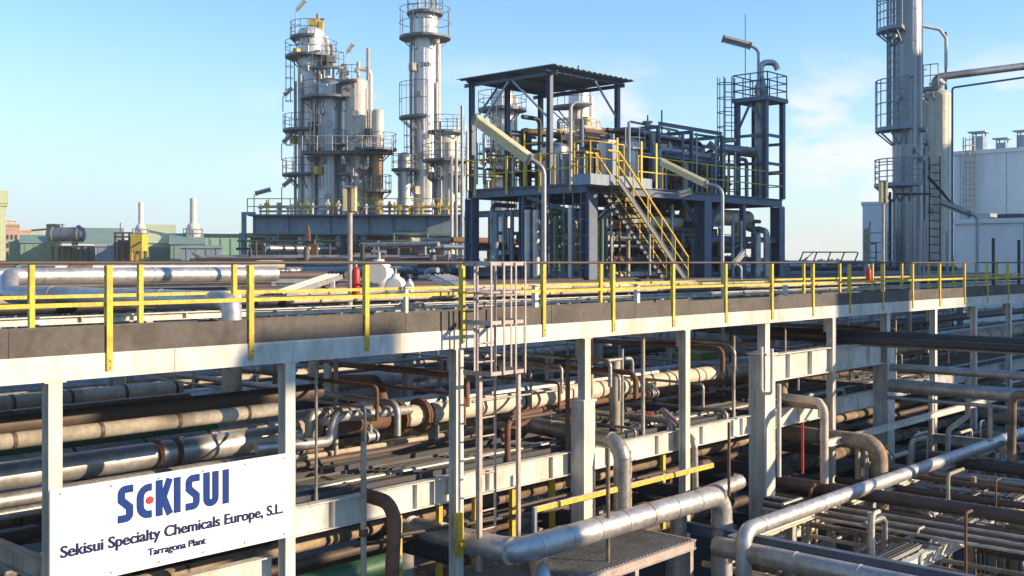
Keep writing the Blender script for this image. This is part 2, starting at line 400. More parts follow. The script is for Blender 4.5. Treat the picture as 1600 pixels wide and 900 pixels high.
# the web faces the viewer flush: a channel, so close its front with a plate
b2 = MB(); b2.box(U0, VF - 0.012, -1.38, U1, VF - 0.002, -1.083)
part('edge_beam', b2, CREAM, t)
for u in [5.67 + 3.3 * i + 1.6 for i in range(-2, 22, 2)]:
    b3 = MB(); b3.box(u - 0.012, VF - 0.0165, -1.375, u + 0.012, VF - 0.0125, -1.09); part('splice_seam', b3, GALV, t)
part('stringer', b, CREAM, t)
b = MB(); b.ibeam((U0, VB, -1.23), (U1, VB, -1.23), 0.12, 0.28); part('rear_stringer', b, CREAM_OLD, t)
b = MB(); b.box(U0, VF + 0.02, -1.08, U1, VB, -1.045); part('deck', b, GRATE, t)
b = MB(); u = U0
while u < U1:
    ln = random.uniform(2.4, 4.2); dz = random.uniform(-0.015, 0.015)
    b.box(u + 0.008, VF - 0.006 + random.uniform(0, 0.006), -1.081, min(u + ln, U1), VF + 0.008, -0.775 + dz); u += ln
part('kick_plate', b, TOE, t)
b = MB(); b.box(U0, VB - 0.01, -1.044, U1, VB + 0.0, -0.93); part('rear_kick_plate', b, TOE, t)
for u in [5.67 + 3.3 * i - 1.65 for i in range(-3, 23)]:
    if u > U0 + 0.5:
        b = MB(); b.ibeam((u, VF + 0.13, -1.25), (u, VB - 0.07, -1.25), 0.10, 0.2); part('cross_beam', b, CREAM_OLD, t)

# front and rear handrails
def handrail(name, label, V, ulist, ua, ub, zbot, side):
    t = thing(name, label, 'handrail', ((ua + ub) / 2, V, zbot))
    for u in ulist:
        b = MB(); b.angle((u, V, zbot), (u, V, -0.035), 0.075, (1, 0, 0), 0.011)
        po = part('post', b, YELLOW, t)
        if side and u < 40:
            b = MB()
            for z in (zbot + .04, zbot + .12): b.tube([(u + .05, V - .014, z), (u + .05, V + .001, z)], .013, 6)
            part('bolt', b, GALV, po)
    b = MB(); b.tube([(ua, V + 0.02, -0.005), (ub, V + 0.02, -0.005)], 0.023, 10); part('top_rail', b, DARKPIPE, t)
    b = MB(); b.bar((ua, V + 0.045, -0.50), (ub, V + 0.045, -0.50), 0.05, 0.012); part('mid_rail', b, YELLOW, t)
    return t
handrail('handrail', 'yellow post guard rail with grey top rail along the near edge of the walkway', VF - 0.035, [4.35 + 2.0 * i for i in range(-4, 38)], U0, U1, -1.30, True)
handrail('handrail', 'yellow post guard rail along the far edge of the walkway', VB + 0.03, [atV(48, VB) + 1.68 * i for i in range(-3, 3)] + [atV(357, VB) + 10.0] + [30 + 2.4 * i for i in range(8)], U0, 60.0, -1.06, False)

# ================================================================== RACK BENTS
bents = [2.44 + 3.3 * i for i in range(0, 13)]
def bent(u, label, heavy=False):
    t = thing('rack_frame', label, 'pipe rack frame', (u, VF + 0.1, G), 0, 'cream frames of the pipe rack')
    wdt = 0.165
    b = MB()
    if heavy:
        b.ibeam((u, VF + 0.12, -2.1), (u, VF + 0.12, -1.385), 0.21, 0.2, (0, 1, 0), 0.016, 0.012)
        h = MB(); h.ibeam((u, VF + 0.16, G), (u, VF + 0.16, -2.1), 0.46, 0.42, (0, 1, 0), 0.024, 0.02)
        h.box(u - 0.26, VF - 0.1, -2.098, u + 0.26, VF + 0.42, -2.06)
        part('column', h, CREAM, t)
        part('upper_post', b, CREAM, t)
    else:
        b.ibeam((u, VF + 0.085, G), (u, VF + 0.085, -1.398), wdt, 0.17, (0, 1, 0), 0.016, 0.012)
        part('column', b, CREAM, t)
        b = MB(); b.box(u - .13, VF - .005, -1.397, u + .13, VF + .18, -1.383)
        for q in (-1, 1): b.box(u - .05 if q > 0 else u - .005, VF + .172, -1.75, u + .05 if q > 0 else u + .005, VF + .19 + .1 * (q < 0), -1.4)
        part('cap_plate', b, CREAM, t)
    b = MB(); b.box(u - 0.25, VF - 0.12, G, u + 0.25, VF + 0.34, G + 0.03); part('base_plate', b, GALV, t)
    for V in (17.3, 22.2):
        b = MB(); b.ibeam((u, V, G), (u, V, -0.95), wdt, 0.2, (0, 1, 0), 0.016, 0.012); part('column', b, CREAM_OLD, t)
    for z, m in ((-2.80, CREAM_OLD), (-3.62, CREAM_OLD), (-4.75, DARKST), (-5.95, DARKST)):
        for va, vb in ((VF + (0.4 if heavy else 0.212), 17.19), (17.41, 22.09)):
            if z > -3 and va < 17: continue
            b = MB(); b.ibeam((u, va, z), (u, vb, z), 0.14, 0.26, tf=0.014, tw=0.012); part('cross_beam', b, m, t)
    return t
nm = {0: 'leftmost slim cream rack frame at the edge of the picture', 1: 'cream rack frame at the left end of the white sign', 2: 'cream rack frame at the right end of the white sign',
      3: 'sunlit cream rack frame just left of the caged ladder', 4: 'sunlit cream rack frame right of the caged ladder, its lower part boxed in', 5: 'sunlit cream rack frame one bay left of the heavy rack column'}
used_b = {}
for i, u in enumerate(bents):
    if i in nm: lab = nm[i]
    elif i == 6: lab = 'heavy cream rack frame carrying the left end of the deep cream girder'
    elif i == 7: lab = 'cream rack frame behind the middle of the deep cream girder'
    elif i == 8: lab = 'heavy shaded rack frame carrying the right end of the deep cream girder'
    else: lab = 'slim cream rack frame, %s one to the right of the deep cream girder' % ORD[i - 9]
    bent(u, lab, i in (6, 8))
# boxed-in lower column at the fourth visible bay
b = MB(); u = bents[4]; b.box(u - 0.15, VF - 0.03, -6.5, u + 0.17, VF + 0.28, -2.55); b.box(u - 0.18, VF - 0.05, -2.55, u + 0.2, VF + 0.3, -2.51)
solo('column_casing', b, CREAM, 'square cream casing round the column foot right of the caged ladder', 'casing')

# deep girder and lower longitudinal beams
t = thing('girder', 'deep cream plate girder between the two heavy rack columns', 'girder', (25.2, VF + 0.1, -2.75))
b = MB(); b.ibeam((bents[6] + 0.24, VF + 0.14, -2.43), (bents[8] - 0.24, VF + 0.14, -2.43), 0.22, 0.62, tf=0.025, tw=0.02); part('web', b, CREAM, t)
for k in range(1, 6):
    u = bents[6] + k * 1.1; b = MB(); b.box(u - 0.012, VF + 0.035, -2.71, u + 0.012, VF + 0.128, -2.15); part('stiffener', b, CREAM, t)
def lbeam(u0, u1, V, z, h, m, label, stiff=0, wf=0.16):
    b = MB(); b.ibeam((u0, V, z), (u1, V, z), wf, h, tf=0.018, tw=0.014)
    if stiff:
        u = u0 + stiff * 0.5
        while u < u1: b.box(u - 0.008, V - wf / 2 + 0.006, z - h / 2 + 0.018, u + 0.008, V - 0.008, z + h / 2 - 0.018); u += stiff
    return solo('rack_beam', b, m, label, 'beam', 'long beams of the pipe rack')
lbeam(bents[2] + 0.12, bents[6] - 0.3, VF + 0.31, -3.68, 0.42, CREAM, 'long cream beam running behind the lower columns from the sign to the heavy column', 1.65)
lbeam(bents[6] + 0.3, bents[8] - 0.3, VF + 0.31, -3.68, 0.42, CREAM, 'sunlit cream beam below the deep girder, with web stiffeners', 1.1)
lbeam(bents[0], bents[2] - 0.1, VF + 0.31, -4.25, 0.34, CREAM, 'cream beam low behind the white sign')
lbeam(bents[8] + 0.3, 60, VF + 0.31, -3.6, 0.36, CREAM_OLD, 'old cream beam running right from the shaded heavy column')
lbeam(bents[8] + 0.3, 60, 17.15, -2.9, 0.36, CREAM_OLD, 'old cream beam deep inside the rack behind the right hand columns')
lbeam(-4, 60, 17.16, -0.93, 0.13, CREAM, 'thin cream beam with short legs just behind the walkway, nearer of two', 1.9)
lbeam(-4, 60, 22.2, -0.83, 0.16, CREAM, 'thin cream beam carrying pipes behind the walkway, farther of two', 1.9)
lbeam(10, 50, 22.2, -2.2, 0.22, CREAM_OLD, 'worn cream beam at the back of the pipe rack under the walkway level')
lbeam(-4, 60, 22.2, -4.0, 0.26, CREAM_OLD, 'worn cream beam low at the back of the pipe rack')

# ================================================================== SIGN
V = VF - 0.22
ua, ub = atV(78, V), atV(455, V)
t = thing('sign', 'large white company sign board with blue lettering and a red dot', 'sign', ((ua + ub) / 2, V, -3.72))
b = MB(); b.box(ua, V, -3.72, ub, V + 0.03, -2.585); part('board', b, WHITE, t)
for u in (ua + 0.15, ub - 0.2):
    for z in (-2.8, -3.5):
        b = MB(); b.box(u - 0.05, V + 0.031, z - 0.03, u + 0.05, VF - 0.001, z + 0.03); part('bracket', b, GALV, t)
for u in [ua + .12 + (ub - ua - .24) * k / 5 for k in range(6)]:
    for z in (-2.64, -3.665):
        b = MB(); b.tube([(u, V - .012, z), (u, V - .0005, z)], .014, 8); part('bolt', b, GALV, t)
def stroke(mb, pts, wd, y, closed=False, th=0.008):
    pts = [Vector(p) for p in pts]; n = len(pts); Lf, Rt = [], []
    for i in range(n):
        d1 = (pts[i] - pts[i - 1]).normalized() if i else None
        d2 = (pts[i + 1] - pts[i]).normalized() if i < n - 1 else None
        d = ((d1 or d2) + (d2 or d1)).normalized(); nn = Vector((-d.y, d.x))
        k = 1 / max(0.5, nn.dot(Vector((-(d2 or d1).y, (d2 or d1).x))))
        Lf.append(pts[i] + nn * wd / 2 * k); Rt.append(pts[i] - nn * wd / 2 * k)
    vs = [(p.x, y - th, p.y) for p in Lf] + [(p.x, y - th, p.y) for p in Rt] + [(p.x, y, p.y) for p in Lf] + [(p.x, y, p.y) for p in Rt]
    fs = []
    for i in range(n - 1):
        fs += [(i, i + 1, n + i + 1, n + i), (2 * n + i, 2 * n + i + 1, i + 1, i), (n + i, n + i + 1, 3 * n + i + 1, 3 * n + i)]
    fs += [(0, n, 3 * n, 2 * n), (n - 1, 2 * n - 1, 4 * n - 1, 3 * n - 1)]
    mb.add(vs, fs)
def arc(cx, cy, r, a0, a1, k=8, ry=None):
    return [(cx + r * math.cos(R(a0 + (a1 - a0) * i / k)), cy + (ry or r) * math.sin(R(a0 + (a1 - a0) * i / k))) for i in range(k + 1)]
la, lb = atV(184, V), atV(362, V); z0, z1 = -3.105, -2.665
H = z1 - z0; W = lb - la; wd = H * 0.205
xs0 = [0.0, 0.155, 0.315, 0.475, 0.575, 0.735, 0.915]; ws = [0.125, 0.125, 0.145, 0.05, 0.125, 0.14, 0.055]
def X(i, f): return la + W * (xs0[i] + ws[i] * f)
def Z(f): return z0 + H * f
LV = V - 0.001
def S_letter(i):
    x0, x1 = X(i, 0) + wd / 2, X(i, 1) - wd / 2; r = (x1 - x0) / 2; cx = (x0 + x1) / 2
    top, bot = Z(1) - wd / 2, Z(0) + wd / 2; mid = Z(0.5)
    p = [(x1 + wd / 2, top)] + arc(x0 + r, top - r, r, 90, 180, 5) + [(x0, mid + r * 0.9)] + [(x1, mid - r * 0.9)] + arc(x1 - r, bot + r, r, 0, -90, 5) + [(x0 - wd / 2, bot)]
    b = MB(); stroke(b, p, wd, LV); part('letter', b, LBLUE, t)
S_letter(0); S_letter(4)
x0, x1 = X(1, 0) + wd / 2, X(1, 1); r = (x1 - x0) * 0.75
b = MB(); stroke(b, [(x1, Z(1) - wd * 0.75)] + arc(x0 + r, Z(1) - wd * 0.75 - r, r, 90, 180, 6) + arc(x0 + r, Z(0) + wd / 2 + r, r, 180, 270, 6) + [(x1, Z(0) + wd / 2)], wd, LV); part('letter', b, LBLUE, t)
b = MB(); c = Vector((X(1, 0.86), LV, Z(0.49))); n = 24; rd = H * 0.105
vs = [(c.x + rd * math.cos(2 * math.pi * j / n), LV - 0.012, c.z + rd * math.sin(2 * math.pi * j / n)) for j in range(n)]
b.add(vs + [(x, LV, z) for x, y, z in vs], [tuple(range(n))] + [(j, (j + 1) % n, n + (j + 1) % n, n + j) for j in range(n)]); part('red_dot', b, LRED, t)
b = MB(); x0 = X(2, 0) + wd / 2
stroke(b, [(x0, Z(0)), (x0, Z(1))], wd, LV)
part('letter', b, LBLUE, t)
b = MB(); stroke(b, [(X(2, 1) - wd * 0.45, Z(1)), (x0 + wd * 0.62, Z(0.5)), (X(2, 1) - wd * 0.4, Z(0))], wd * 0.95, LV - 0.001); part('letter_arm', b, LBLUE, t)
for i in (3, 6):
    b = MB(); xm = X(i, 0.5); stroke(b, [(xm, Z(0)), (xm, Z(1))], wd, LV); part('letter', b, LBLUE, t)
x0, x1 = X(5, 0) + wd / 2, X(5, 1) - wd / 2; r = (x1 - x0) / 2
b = MB(); stroke(b, [(x0, Z(1))] + arc((x0 + x1) / 2, Z(0) + wd / 2 + r, r, 180, 360, 9) + [(x1, Z(1))], wd, LV); part('letter', b, LBLUE, t)
def text(body, x0, x1, z, m, parent, y, bold=0.0, hgt=None):
    cu = bpy.data.curves.new('lettering', 'FONT'); cu.body = body; cu.size = 1.0; cu.extrude = 0.004; cu.offset = bold
    cu.materials.append(m)
    o = bpy.data.objects.new('lettering', cu); COL.objects.link(o)
    bpy.context.view_layer.update()
    k = (x1 - x0) / o.dimensions.x
    src = bpy.data.meshes.new_from_object(o); bpy.data.objects.remove(o)
    vs = []; fs = []                       # heavy weight: three strikes a hair apart
    for q, dx in enumerate((-.016, 0.0, .016)):
        n0 = len(vs); vs += [(v.co.x + dx, v.co.y, v.co.z + .0012 * q) for v in src.vertices]; fs += [[n0 + i for i in p.vertices] for p in src.polygons]
    me = bpy.data.meshes.new('lettering'); me.from_pydata(vs, [], fs); me.materials.append(m)
    o = bpy.data.objects.new('lettering', me); COL.objects.link(o)
    M = REG[parent.name]
    o.parent = parent
    o.matrix_local = M.inverted() @ (Matrix.Translation((x0, y - 0.0045, z)) @ Matrix.Rotation(R(90), 4, 'X') @ Matrix.Diagonal((k, hgt or k, 1, 1)))
    return o
text('Sekisui Specialty Chemicals Europe, S.L.', atV(94, V), atV(441, V), -3.375, LNAVY, t, V, 0.012)
text('Tarragona Plant', atV(231, V), atV(321, V), -3.565, LNAVY, t, V, 0.012)

# ================================================================== CAGED LADDER
u = atV(777, 11.95); t = thing('caged_ladder', 'pale pink caged ladder rising in front of the walkway', 'ladder', (u, 11.95, G))
b = MB(); b.ladder((u - 0.05, 12.15, -4.9), -0.02, (1, 0, 0), 0.42, 0.024, 0.3); part('ladder', b, PINK, t)
b = MB()
for z in (-0.02, -0.95, -1.75):
    b.bar((u - 0.42, 11.72, z), (u + 0.42, 11.72, z), 0.06, 0.012); b.bar((u - 0.42, 12.3, z), (u - 0.42, 11.72, z), 0.075, 0.012); b.bar((u + 0.42, 12.3, z), (u + 0.42, 11.72, z), 0.075, 0.012)
z = -0.5
part('cage_hoop', b, PINK, t)
b = MB(); b.tube([(u - 0.42, 12.0, -0.48), (u - 0.3, 11.75, -0.48), (u + 0.3, 11.75, -0.48), (u + 0.42, 12.0, -0.48)], 0.03, 8, bend=0); part('cage_hoop', b, PINK, t)
for dx, dy in ((-0.4, 11.71), (-0.12, 11.7), (0.16, 11.7), (0.4, 11.71), (-0.43, 12.05), (0.43, 12.05)):
    b = MB(); b.bar((u + dx, dy - 0.01, -1.78), (u + dx, dy - 0.01, 0.0), 0.034, 0.01, (1, 0, 0)); part('cage_strip', b, PINK, t)
b = MB(); b.box(u + 0.34, 11.8, -4.9, u + 0.40, 11.86, -1.8); b.box(u - 0.36, 12.0, -4.9, u - 0.29, 12.06, -1.8); part('stringer', b, PINK, t)

#==PIPES==
# ================================================================== RACK PIPES (each one a thing)
def upipe(V, z, r, u0, u1, m, look, where, **kw):
    return pipe([(u0, V, z), (u1, V, z)], r, m, look + ' ' + where, 'pipes along the rack', **kw)
UA, UB = -5, 62
# upper layer, behind the walkway
upipe(16.4, -0.70, 0.06, 12, UB, LAG, 'thin beige lagged pipe', 'just behind the far rail of the walkway')
upipe(18.2, -0.78, 0.10, UA, UB, BLACK, 'black pipe', 'behind the walkway, between the two thin cream beams', bands=0)
upipe(19.0, -0.80, 0.10, UA, 20.5, ALU, 'silver jacketed pipe', 'behind the walkway on the left, ending near the white valve')
upipe(19.9, -0.70, 0.11, 8, UB, LAG, 'cream lagged pipe', 'behind the walkway guard rail near the caged ladder')
upipe(21.0, -0.66, 0.12, UA, UB, DARKPIPE, 'dark brown pipe', 'behind the walkway just in front of the farther cream beam')
upipe(23.2, -0.62, 0.12, 12, UB, BLACK, 'black pipe', 'behind the farther thin cream beam', bands=0)
upipe(24.3, -0.70, 0.13, UA, UB, BLACK, 'thick black pipe', 'behind the walkway, first beyond the farther cream beam')
upipe(25.4, -0.68, 0.08, 14, UB, LAG, 'thin beige pipe', 'beyond the thick black pipe behind the walkway')
upipe(27.0, -0.62, 0.15, UA, 22, DARKPIPE, 'dark brown pipe', 'low in front of the far pipe racks on the left')
upipe(29.0, -0.62, 0.14, UA, UB, DARKPIPE, 'dark brown pipe', 'at the foot of the blue steel platform')
upipe(31.5, -0.70, 0.16, UA, 60, BLACK, 'thick black pipe', 'behind the blue steel platform columns at rail height')
upipe(34.0, -0.55, 0.15, UA, 60, BLACK, 'black pipe', 'far behind the walkway under the long blue grey cooler', bands=0)
upipe(37.0, -0.45, 0.22, UA, 60, DARKPIPE, 'thick dark pipe', 'far behind the walkway under the long blue grey cooler')
# the big silver elbow and return run on the far left
pipe([wp(430, 428, 23.8), wp(14, 432, 19.5), wp(14, 460, 19.0), wp(345, 470, 17.7), wp(362, 474, 17.5), wp(362, 640, 17.5)], 0.16, ALU, 'large silver pipe doubling back in a bend behind the left end of the walkway', 'pipes along the rack', bend=0.21, n=16)
# layer directly under the walkway
upipe(13.3, -2.15, 0.10, UA, 9.5, LAG, 'dirty cream lagged pipe', 'under the walkway left of the sign post', bands=1.1)
upipe(14.3, -2.10, 0.13, UA, 11.0, DARKPIPE, 'dark brown pipe', 'under the walkway above the sign')
upipe(15.3, -2.14, 0.10, UA, 9.2, ALU_DULL, 'weathered silver pipe', 'under the walkway above the sign', bands=0.8)
upipe(16.55, -2.12, 0.13, UA, 9.8, LAG, 'beige lagged pipe', 'under the walkway above the sign', bands=0.9)
LB = 'under the walkway behind the silver twin pipe'
upipe(17.75, -2.48, 0.17, UA, 16.5, ALU, 'bright silver pipe', LB + ', ending by the caged ladder')
upipe(18.5, -2.55, 0.11, 4, UB, DARKPIPE, 'dark brown pipe', LB, bands=0)
upipe(19.1, -2.52, 0.09, UA, UB, BLACK, 'black pipe', LB, bands=0)
upipe(19.8, -2.48, 0.11, UA, UB, LAG, 'thin cream lagged pipe', LB, bands=0.7)
upipe(20.5, -2.55, 0.10, 2, UB, RUSTY, 'rusty pipe', LB, bands=0)
upipe(21.2, -2.50, 0.15, UA, UB, ALU_DULL, 'dull silver pipe', LB)
upipe(21.8, -2.55, 0.10, UA, UB, LAG, 'cream lagged pipe', LB)
for k, (V, z, r, m, lk) in enumerate([(17.6, -1.75, .06, DARKPIPE, 'dark'), (18.6, -1.72, .08, LAG_DIRTY, 'dirty'), (19.7, -1.75, .08, LAG, 'thin cream'), (20.8, -1.7, .06, ALU, 'thin silver'), (23.5, -1.9, .12, LAG, 'cream'), (24.8, -2.0, .14, LAG, 'beige'), (26.2, -2.1, .18, ALU_DULL, 'dull silver'), (27.8, -2.0, .12, BLACK, 'thick black')]):
    upipe(V, z, r, UA, UB, m, lk + ' pipe', 'deep in the shade high under the walkway', bands=1.5 if r > .13 else 0)
# middle layer
upipe(16.9, -2.88, 0.26, UA, 10.6, GREEN, 'thick green pipe', 'above the sign, behind the silver pipe')
upipe(15.2, -2.93, 0.20, UA, 11.2, ALU, 'thick silver pipe with two rust bands', 'just above the sign')
upipe(14.15, -3.04, 0.10, UA, 10.4, ALU_DULL, 'blue grey pipe', 'along the top edge of the sign')
upipe(13.5, -3.07, 0.07, UA, 9.3, ALU_DULL, 'thin grey pipe', 'along the top edge of the sign')
us = atV(248, 15.2)
b = MB(); b.tube([(us - .1, 15.2, -2.93), (us - .01, 15.2, -2.93)], 0.212, 14); pc = solo('pipe_clamp', b, RUSTY, 'rusty clamp round the silver pipe above the sign, left of two', 'clamp', 'rusty pipe clamps')
b = MB(); b.tube([(us + .22, 15.2, -2.93), (us + .31, 15.2, -2.93)], 0.212, 14); pc = solo('pipe_clamp', b, RUSTY, 'rusty clamp round the silver pipe above the sign, right of two', 'clamp', 'rusty pipe clamps')
uc = atV(622, 15.05); us = atV(505, 16.2)
TZ = -2.86
upipe(15.05, TZ, 0.205, uc, UB, LAG_CLEAN, 'thick cream lagged pipe', 'of the sunlit twin pipes, nearer one', bands=1.3, flanges=[((uc, 15.05, TZ), (1, 0, 0)), ((uc + 0.55, 15.05, TZ), (1, 0, 0))])
pipe([(uc - 1.25, 15.05, TZ), (uc - .06, 15.05, TZ)], 0.16, RUSTY, 'rusty bare pipe end joined to the thick cream pipe', 'pipes along the rack', bands=0, flanges=[((uc - 0.2, 15.05, TZ), (1, 0, 0))])
upipe(16.2, TZ, 0.175, us, UB, ALU, 'silver pipe', 'of the sunlit twin pipes, farther one', bands=1.8, flanges=[((us + 3.0, 16.2, TZ), (1, 0, 0))])
upipe(14.45, -3.0, 0.06, 15.8, UB, RUSTY, 'thin rusty pipe', 'tucked under the nearer twin pipe', bands=0)
for k, u in enumerate([uc + .9 + 3.3 * i for i in range(9)]):
    b = MB(); b.bar((u, 15.05, -3.485), (u, 15.05, TZ - .205), .1, .2, (1, 0, 0)); b.bar((u, 16.2, -3.485), (u, 16.2, TZ - .175), .1, .2, (1, 0, 0)); b.box(u - .07, 14.8, -3.488, u + .07, 16.45, -3.46)
    solo('pipe_saddle', b, CREAM_OLD, 'worn saddle stool under the sunlit twin pipes, %s from their rusty end' % ORD[k], 'pipe saddle', 'saddles under the twin pipes')
# layer on the lower beam: cable trays and pipes
TD = -3.488
for k, (V, wv, m, lk) in enumerate([(13.05, .3, DARKST, 'dark'), (13.75, .5, GRATE, 'grey black'), (14.55, .4, DARKST, 'black')]):
    b = MB(); b.box(9.5, V - wv / 2, TD + .003, 52, V + wv / 2, TD + .02)
    for sgn in (-1, 1): b.box(9.5, V + sgn * wv / 2 - (.012 if sgn > 0 else 0), TD + .0205, 52, V + sgn * wv / 2 + (.012 if sgn < 0 else 0), TD + .09)
    o = solo('cable_tray', b, m, '%s cable tray lying behind the lower cream beam, %s from it' % (lk, ORD[k]), 'cable tray', 'cable trays on the lower beam')
    b = MB()
    for q in range(4): b.tube([(9.5, V - wv * .3 + wv * .2 * q, TD + .045), (52, V - wv * .3 + wv * .2 * q, TD + .045)], .022, 6)
    part('cable', b, BLACK, o)
for k, (V, r, m, lk) in enumerate([(13.38, .05, ALU_DULL, 'thin grey'), (15.0, .07, DARKPIPE, 'dark'), (15.6, .05, LAG, 'thin cream'), (16.1, .09, LAG_DIRTY, 'dirty'), (16.7, .06, DARKPIPE, 'slim dark'), (17.9, .17, LAG_DIRTY, 'thick dirty'), (18.7, .1, DARKPIPE, 'dark brown'), (19.5, .12, ALU_DULL, 'dull silver'), (20.4, .15, DARKPIPE, 'thick dark'), (21.3, .12, LAG, 'beige')]):
    upipe(V, TD + r + .003, r, 8, UB, m, lk + ' pipe', 'low beyond the cable trays, %s back' % ORD[k], bands=1.6 if r > .08 else 0)
upipe(16.6, -3.1, 0.20, 6, atV(565, 16.6), LAG, 'fat cream lagged pipe', 'with a blunt end right of the sign', bands=1.2)
b = MB(); b.ibeam((10.2, 17.12, -3.0), (20, 17.12, -3.0), .14, .3); solo('rack_beam', b, CREAM, 'sunlit cream beam glimpsed under the twin pipes', 'beam', 'long beams of the pipe rack')
# bottom layers
for k, (V, r, m, lk) in enumerate([(13.4, 0.08, DARKPIPE, 'thin dark'), (14.2, 0.11, LAG_DIRTY, 'dirty'), (15.0, 0.13, DARKPIPE, 'dark brown'), (16.1, 0.15, ALU_DULL, 'dull silver'), (17.9, 0.13, DARKPIPE, 'dark'), (19.2, 0.16, LAG_DIRTY, 'dirty lagged'), (20.7, 0.12, BLACK, 'black')]):
    upipe(V, -4.62 + r, r, 1, UB, m, lk + ' pipe', 'of the low dark layer, %s from the lower columns' % ORD[k], bands=1.7 if r > 0.1 else 0)
for k, (V, r, m, lk) in enumerate([(13.5, 0.12, DARKPIPE, 'dark'), (14.6, 0.16, LAG_DIRTY, 'dirty'), (16.0, 0.2, DARKPIPE, 'thick dark'), (18.3, 0.18, GREEN, 'green'), (20.2, 0.2, DARKPIPE, 'dark brown')]):
    upipe(V, -5.82 + r, r, -2, UB, m, lk + ' pipe', 'of the lowest layer, %s counted from the sign' % ORD[k], bands=2.0)
upipe(13.0, -4.75, 0.18, 3, 11.5, GREEN, 'green pipe', 'below the bottom edge of the sign')
# small silver loop right of the sign
zz = -2.95
pipe([wp(400, 700, 16.5), wp(520, 690, 17.2), wp(520, 652, 17.2), wp(640, 640, 19)], 0.085, ALU, 'silver pipe with an upward step right of the sign post', 'pipes with bends', bend=0.16)
pipe([wp(440, 700, 17.2), wp(484, 696, 17.4), wp(484, 646, 17.4), wp(590, 640, 19)], 0.08, ALU_DULL, 'grey pipe with an upward step nearest the sign post', 'pipes with bends', bend=0.16)
pipe([wp(495, 592, 22), wp(590, 594, 19.8), wp(602, 640, 19.6)], 0.10, RUSTY, 'rusty brown pipe bending down onto the silver twin pipe', 'pipes with bends', bands=0, bend=0.3)
pipe([wp(470, 742, 18), wp(560, 770, 16.6), wp(618, 788, 15.9), wp(612, 905, 15.9)], 0.105, RUSTY, 'rusty brown pipe bending down right of the sign', 'pipes with bends', bands=0, bend=0.32)
pipe([wp(490, 610, 19), wp(490, 566, 19)], 0.09, ALU, 'short silver riser under the walkway by the sign post', 'short risers', bands=0)
pipe([wp(512, 612, 20.5), wp(512, 568, 20.5)], 0.08, ALU, 'second short silver riser under the walkway by the sign post', 'short risers', bands=0)
# grey duct elbow and green box behind the sunlit column
pipe([wp(950, 523, 33), wp(1122, 531, 32), wp(1148, 545, 31.7), wp(1150, 610, 31.5)], 0.38, LAG, 'fat beige lagged elbow under the walkway by the heavy column', 'pipes with bends', bend=0.55, bands=1.0, n=18)
p = wp(1092, 552, 30.5); b = MB(); b.box(p.x - 0.55, p.y - 0.4, p.z - 0.3, p.x + 0.55, p.y + 0.4, p.z); b.box(p.x - 0.6, p.y - 0.45, p.z + .001, p.x + 0.3, p.y + 0.45, p.z + 0.06); b.box(p.x - 0.4, p.y - 0.45, p.z - 0.2, p.x - 0.25, p.y - 0.401, p.z - 0.08)
solo('green_box', b, LIME, 'light green painted box under the walkway beside the fat beige elbow', 'box')
# silver hoop pipe passing behind the boxed column, both ends turned down
Uh = 16.15
pipe([(Uh, 14.6, -4.6), (Uh, 14.6, -3.2), (Uh, 12.0, -3.32), (Uh, 12.0, -4.7)], 0.165, ALU_DULL, 'silver pipe with both ends turned down behind the boxed column', 'pipes with bends', bend=0.34, bands=0.7)
pipe([(15.2, 13.2, -4.1), (15.2, 14.2, -3.3), (17.2, 14.2, -2.85)], 0.05, RUSTY, 'thin rusty pipe hooked over beside the boxed column', 'pipes with bends', bands=0, bend=0.2)
pipe([wp(793, 720, 19), wp(793, 655, 19), wp(900, 625, 21)], 0.055, RUSTY, 'thin rusty pipe bending over right of the caged ladder', 'pipes with bends', bands=0, bend=0.2)

rk = random.Random(31)
for k in range(96):                            # small pipes, droppers and hangers inside the rack, in their own category
    m, lk = [(LAG, 'cream'), (GALV, 'grey'), (RUSTY, 'rusty'), (LAG, 'cream'), (DARKPIPE, 'dark'), (ALU_DULL, 'silver')][k % 6]; r = rk.choice([.022, .03, .04, .055])
    U = rk.uniform(9.8, 36); v = rk.choice([12.85, 13.2, 14.8, 15.45, 16.75, 17.05, 18.2, 19.4]); 
    if k % 3 == 0:   pts = [(U, v, -3.48), (U, v, rk.uniform(-1.7, -1.42))]; kd = 'upright'
    elif k % 3 == 1: z = rk.uniform(-3.35, -1.6); L_ = rk.uniform(1, 3.5); pts = [(U, v, z), (U + L_, v, z), (U + L_, v, z - rk.uniform(.3, 1))]; kd = 'level'
    else:            z = rk.choice([-3.30, -2.62, -2.2, -1.9]); pts = [(U, 12.75, z - .5), (U, 12.75, z), (U, rk.uniform(17, 21), z)]; kd = 'crossing'
    LATE.append((pipe(pts, r, m, None, 'thin conduits inside the rack', bands=0, n=8, bend=r * 3, name='conduit', cat='conduit'), lk + ' ' + kd + ' conduit inside the rack, %s such from the left', (U, v, 0)))
# foreground big silver pipe
pipe([(12.5, 13.95, -6.4), (12.5, 13.95, -4.52), (12.55, 11.4, -4.52), (18.45, 11.3, -4.52), (18.45, 11.3, -6.6)], 0.205, ALU, 'big silver jacketed pipe turning two corners in the foreground', 'foreground pipes', bend=0.4, bands=0.75, n=20)
pipe([(12.9, 11.15, -6.5), (12.9, 11.15, -4.95), (14.2, 12.4, -4.95)], 0.16, ALU, 'short silver elbow under the corner of the big foreground pipe', 'foreground pipes', bend=0.34, n=16)
pipe([(17.65, 10.35, -6.8), (17.65, 10.35, -4.94), (36, 10.35, -4.94)], 0.15, ALU, 'long silver pipe climbing away from an elbow at the lower right', 'foreground pipes', bend=0.28, bands=2.4, n=16)
pipe([(17.75, 11.0, -5.35), (17.65, 3.0, -5.35)], 0.19, ALU_DULL, 'grey pipe crossing the lower right corner below the long silver pipe', 'foreground pipes', bands=1.2, n=16)
